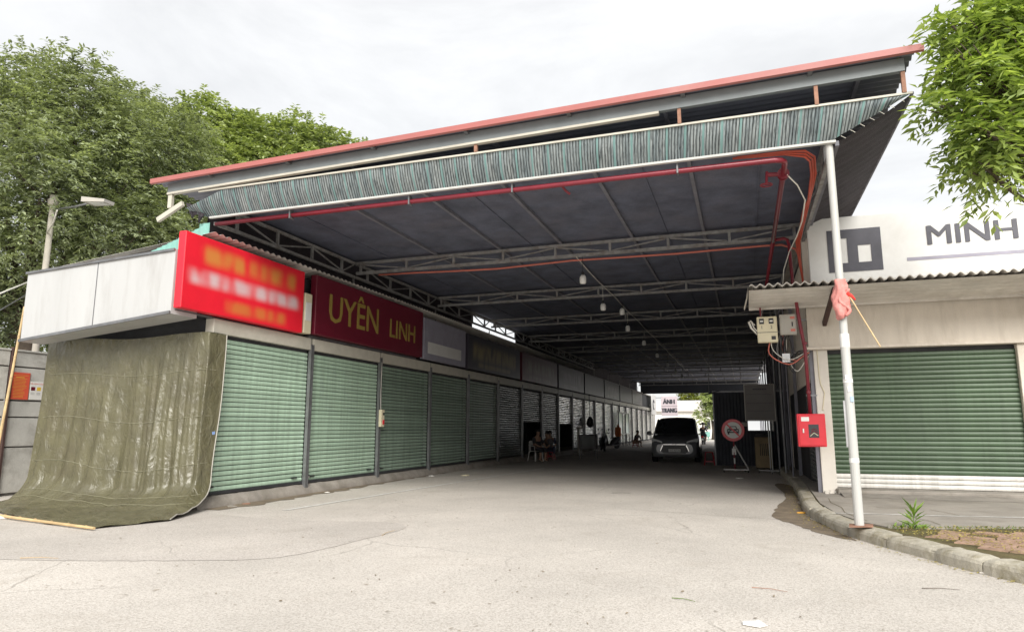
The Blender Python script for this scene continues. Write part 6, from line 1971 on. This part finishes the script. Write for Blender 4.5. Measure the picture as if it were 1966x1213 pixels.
T3 = [(-24.86, 25.00, 16.64, 1.10), (-24.52, 26.00, 15.36, 1.80), (-23.46, 27.00, 15.76, 1.60), (-21.66, 28.00, 15.92, 1.50), (-20.43, 29.00, 15.87, 1.30), (-19.64, 30.00, 15.92, 1.00), (-22.72, 27.00, 14.53, 1.80), (-24.11, 25.00, 13.69, 1.80), (-24.46, 24.00, 14.14, 1.50), (-20.94, 28.00, 14.68, 1.60), (-24.74, 28.00, 17.24, 0.90), (-24.27, 27.00, 13.60, 1.80)]
TR = [(3.19, 9.50, 6.56, .55), (3.46, 9.50, 5.86, .60), (2.90, 9.30, 5.85, .40), (2.78, 9.30, 5.21, .28), (2.51, 9.30, 5.39, .16), (3.23, 9.50, 4.99, .50), (3.12, 9.50, 4.80, .32), (3.58, 10.00, 5.0, .45), (3.94, 10.00, 6.71, .80), (2.90, 9.20, 4.95, .25), (3.80, 10.00, 5.5, .65), (2.95, 9.40, 4.55, .14), (2.80, 9.40, 6.43, .25)]
t1 = empty('ficus_tree', (-21.5, 15.2, 0), 'tall dark green tree behind the fence at the far left', 'tree')
trunk(t1, (-21.5, 15.2, 0), T1, .38, (-21.4, 15.2, 4.2))
crown(T1, 8600, 13, .165, .062, M['leaf_dark'], t1, 1, shell=(.45, 1.02))
t2 = empty('ficus_tree', (-20.9, 19.5, 0), 'dark green tree right of the tall one, behind the lamp', 'tree')
trunk(t2, (-20.9, 19.5, 0), T2, .30, (-20.9, 19.5, 5.0))
crown(T2, 5000, 13, .165, .062, M['leaf_dark'], t2, 2, shell=(.45, 1.02))
t3 = empty('broadleaf_tree', (-23, 27, 0), 'brighter green broad-leaved tree rising behind the red roof edge', 'tree')
trunk(t3, (-23, 27, 0), T3, .34, (-23, 27, 9.0))
crown(T3, 4600, 11, .25, .11, M['leaf_light'], t3, 3, shell=(.45, 1.02), twig_len=.6)
t4 = empty('shade_tree', (5.4, 11.0, .16), 'bright green tree with drooping leaf sprays at the right edge', 'tree')
trunk(t4, (5.4, 11.0, .15), TR, .16, (5.0, 10.8, 3.9))
crown(TR, 900, 15, .15, .05, M['leaf_right'], t4, 4, shell=(.1, 1.0), twig_len=.42, droop=.8)
for q, (x, y, h_, mm, lb_) in enumerate(((-8.5, 112, 8.0, 'leaf_yel', 'yellow-green tree behind the white house, left one'), (-5.2, 110, 9.0, 'leaf_yel', 'yellow-green tree behind the white house, right one'), (-3.6, 84, 6.2, 'leaf_light', 'small leafy tree just outside the far opening'))):
    tt = empty('far_tree', (x, y, 0), lb_, 'tree')
    lob = [(x + rng.uniform(-1.6, 1.6), y + rng.uniform(-1, 1), h_ * rng.uniform(.42, .95), rng.uniform(.9, 1.5)) for _ in range(9)]
    trunk(tt, (x, y, 0), lob[:4], .17 + .01 * q, (x, y, h_ * .35))
    crown(lob, 700, 8, .34, .16, M[mm], tt, 30 + q, shell=(.3, 1.0))
# distant greenery and houses beyond the left trees seen only as gaps
# ================================================================== LITTER
lr_ = random.Random(21)
def scrap(name, x, y, s, m_, label, cat, group=None, z=.006):
    k = lr_.randint(5, 7)
    pts = [(x + s * lr_.uniform(.6, 1.1) * math.cos(6.283 * q / k), y + s * .7 * lr_.uniform(.6, 1.1) * math.sin(6.283 * q / k)) for q in range(k)]
    mb = MB()
    mb.add([(a, b_, z) for a, b_ in pts] + [(a, b_, z + s * lr_.uniform(.03, .22)) for a, b_ in pts] + [(x, y, z + s * .25)],
           [(q, (q + 1) % k, (q + 1) % k + k, q + k) for q in range(k)] + [(q + k, (q + 1) % k + k, 2 * k) for q in range(k)] + [tuple(range(k))[::-1]])
    return tag(mb.build(name, m_), label, cat, group)
scrap('paper_scrap', .0, 5.44, .10, M['paper'], 'torn white paper lying at the bottom of the picture', 'litter')
scrap('stone', 2.16, 8.02, .085, M['pillar'], 'white stone lying in the gutter by the kerb', 'stone')
scrap('wrapper', .82, 12.5, .09, mat('orange_wrapper', (.7, .36, .05), .5), 'orange wrapper in the gutter near the alley mouth', 'litter')
scrap('paper_scrap', -7.85, 18.9, .16, M['cream_pl'], 'cream scrap lying on the white painted line', 'litter')
scrap('paper_scrap', -8.72, 18.4, .10, M['paper'], 'white scrap against the plinth under the fourth shop', 'litter')
scrap('paper_scrap', -8.70, 13.1, .07, M['paper'], 'white scrap against the plinth under the second shop', 'litter')
scrap('stone', -8.78, 10.25, .12, M['concrete'], 'lump of concrete at the near end of the plinth', 'stone')
scrap('stone', -8.80, 10.65, .09, M['rust'], 'brown brick bit at the near end of the plinth', 'stone')
scrap('plastic_scrap', -11.05, 7.78, .16, M['paper'], 'crumpled white plastic by the lying bamboo pole', 'litter', z=.01)
scrap('paper_scrap', -.2, 20.3, .12, M['paper'], 'white scrap on the shaded floor before the notice board', 'litter')
def twig(x, y, L_, a, label, m_='bamboo'):
    d = Vector((math.cos(a), math.sin(a), 0))
    p = Vector((x, y, .010))
    return tag(MB().tube([p - d * L_ / 2, p + Vector((0, 0, .004)) + Vector((-d.y, d.x, 0)) * L_ * .06, p + d * L_ / 2], .0038, 5, r2=.002).build('twig', M[m_]), label, 'twig')
twig(.13, 6.6, .3, -.25, 'bent brown twig on the road at lower right', 'rust')
twig(-.55, 6.0, .2, -.3, 'thin green stalk on the road at lower right', 'weed')
twig(1.55, 7.1, .30, .1, 'thin dark twig on the road near the right kerb', 'bark')
twig(-4.6, 8.4, .45, 1.7, 'pale straw stalk at the edge of the asphalt patch')
twig(-7.3, 5.6, .42, .3, 'dry brown straw bit at the near patch edge')
twig(-2.6, 15.0, .40, .2, 'dark stick lying in the mouth of the alley', 'bark')
# leaf litter and grit over the road: nobody could count it
n = 520
P = np.stack([nrg.uniform(-9, 2.5, n), 4.6 + 16 * nrg.random(n) ** 1.5, np.full(n, .007)], 1)
keep = np.array([not (p[0] > .6 and kdist(p[0], p[1]) < .3 or p[0] > 1.0 + max(0, (9 - p[1]) * .55)) and not (p[0] < -7.9 and p[1] < 10) for p in P])
P = P[keep]; n = len(P)
A = nrg.uniform(0, 6.283, n)
o = leaves('road_litter', P, unit(np.stack([np.cos(A), np.sin(A), nrg.uniform(0, .12, n)], 1)), unit(np.stack([nrg.normal(0, .2, n), nrg.normal(0, .2, n), np.ones(n)], 1)), nrg.uniform(.02, .07, n), nrg.uniform(.006, .018, n),
           mat('dry_litter', (.21, .165, .105), .9, var=.5, scale=1.5), None, fold=.1)
tag(o, 'scattered dry leaf bits and grit on the pale road', kind='stuff')
n = 700
k_ = nrg.integers(20, len(kp) - 2, n)
P = np.array([tuple(kp[q] - KN[q] * abs(nrg.normal(0, .10)) - KN[q] * .012) for q in k_]); P[:, 2] = .009
A = nrg.uniform(0, 6.283, n)
o = leaves('gutter_litter', P, unit(np.stack([np.cos(A), np.sin(A), nrg.uniform(0, .2, n)], 1)), unit(np.stack([nrg.normal(0, .2, n), nrg.normal(0, .2, n), np.ones(n)], 1)), nrg.uniform(.02, .05, n), nrg.uniform(.01, .022, n), M['litter_leaf'], None, fold=.1)
tag(o, 'fallen yellow leaflets gathered along the kerb gutter', kind='stuff')
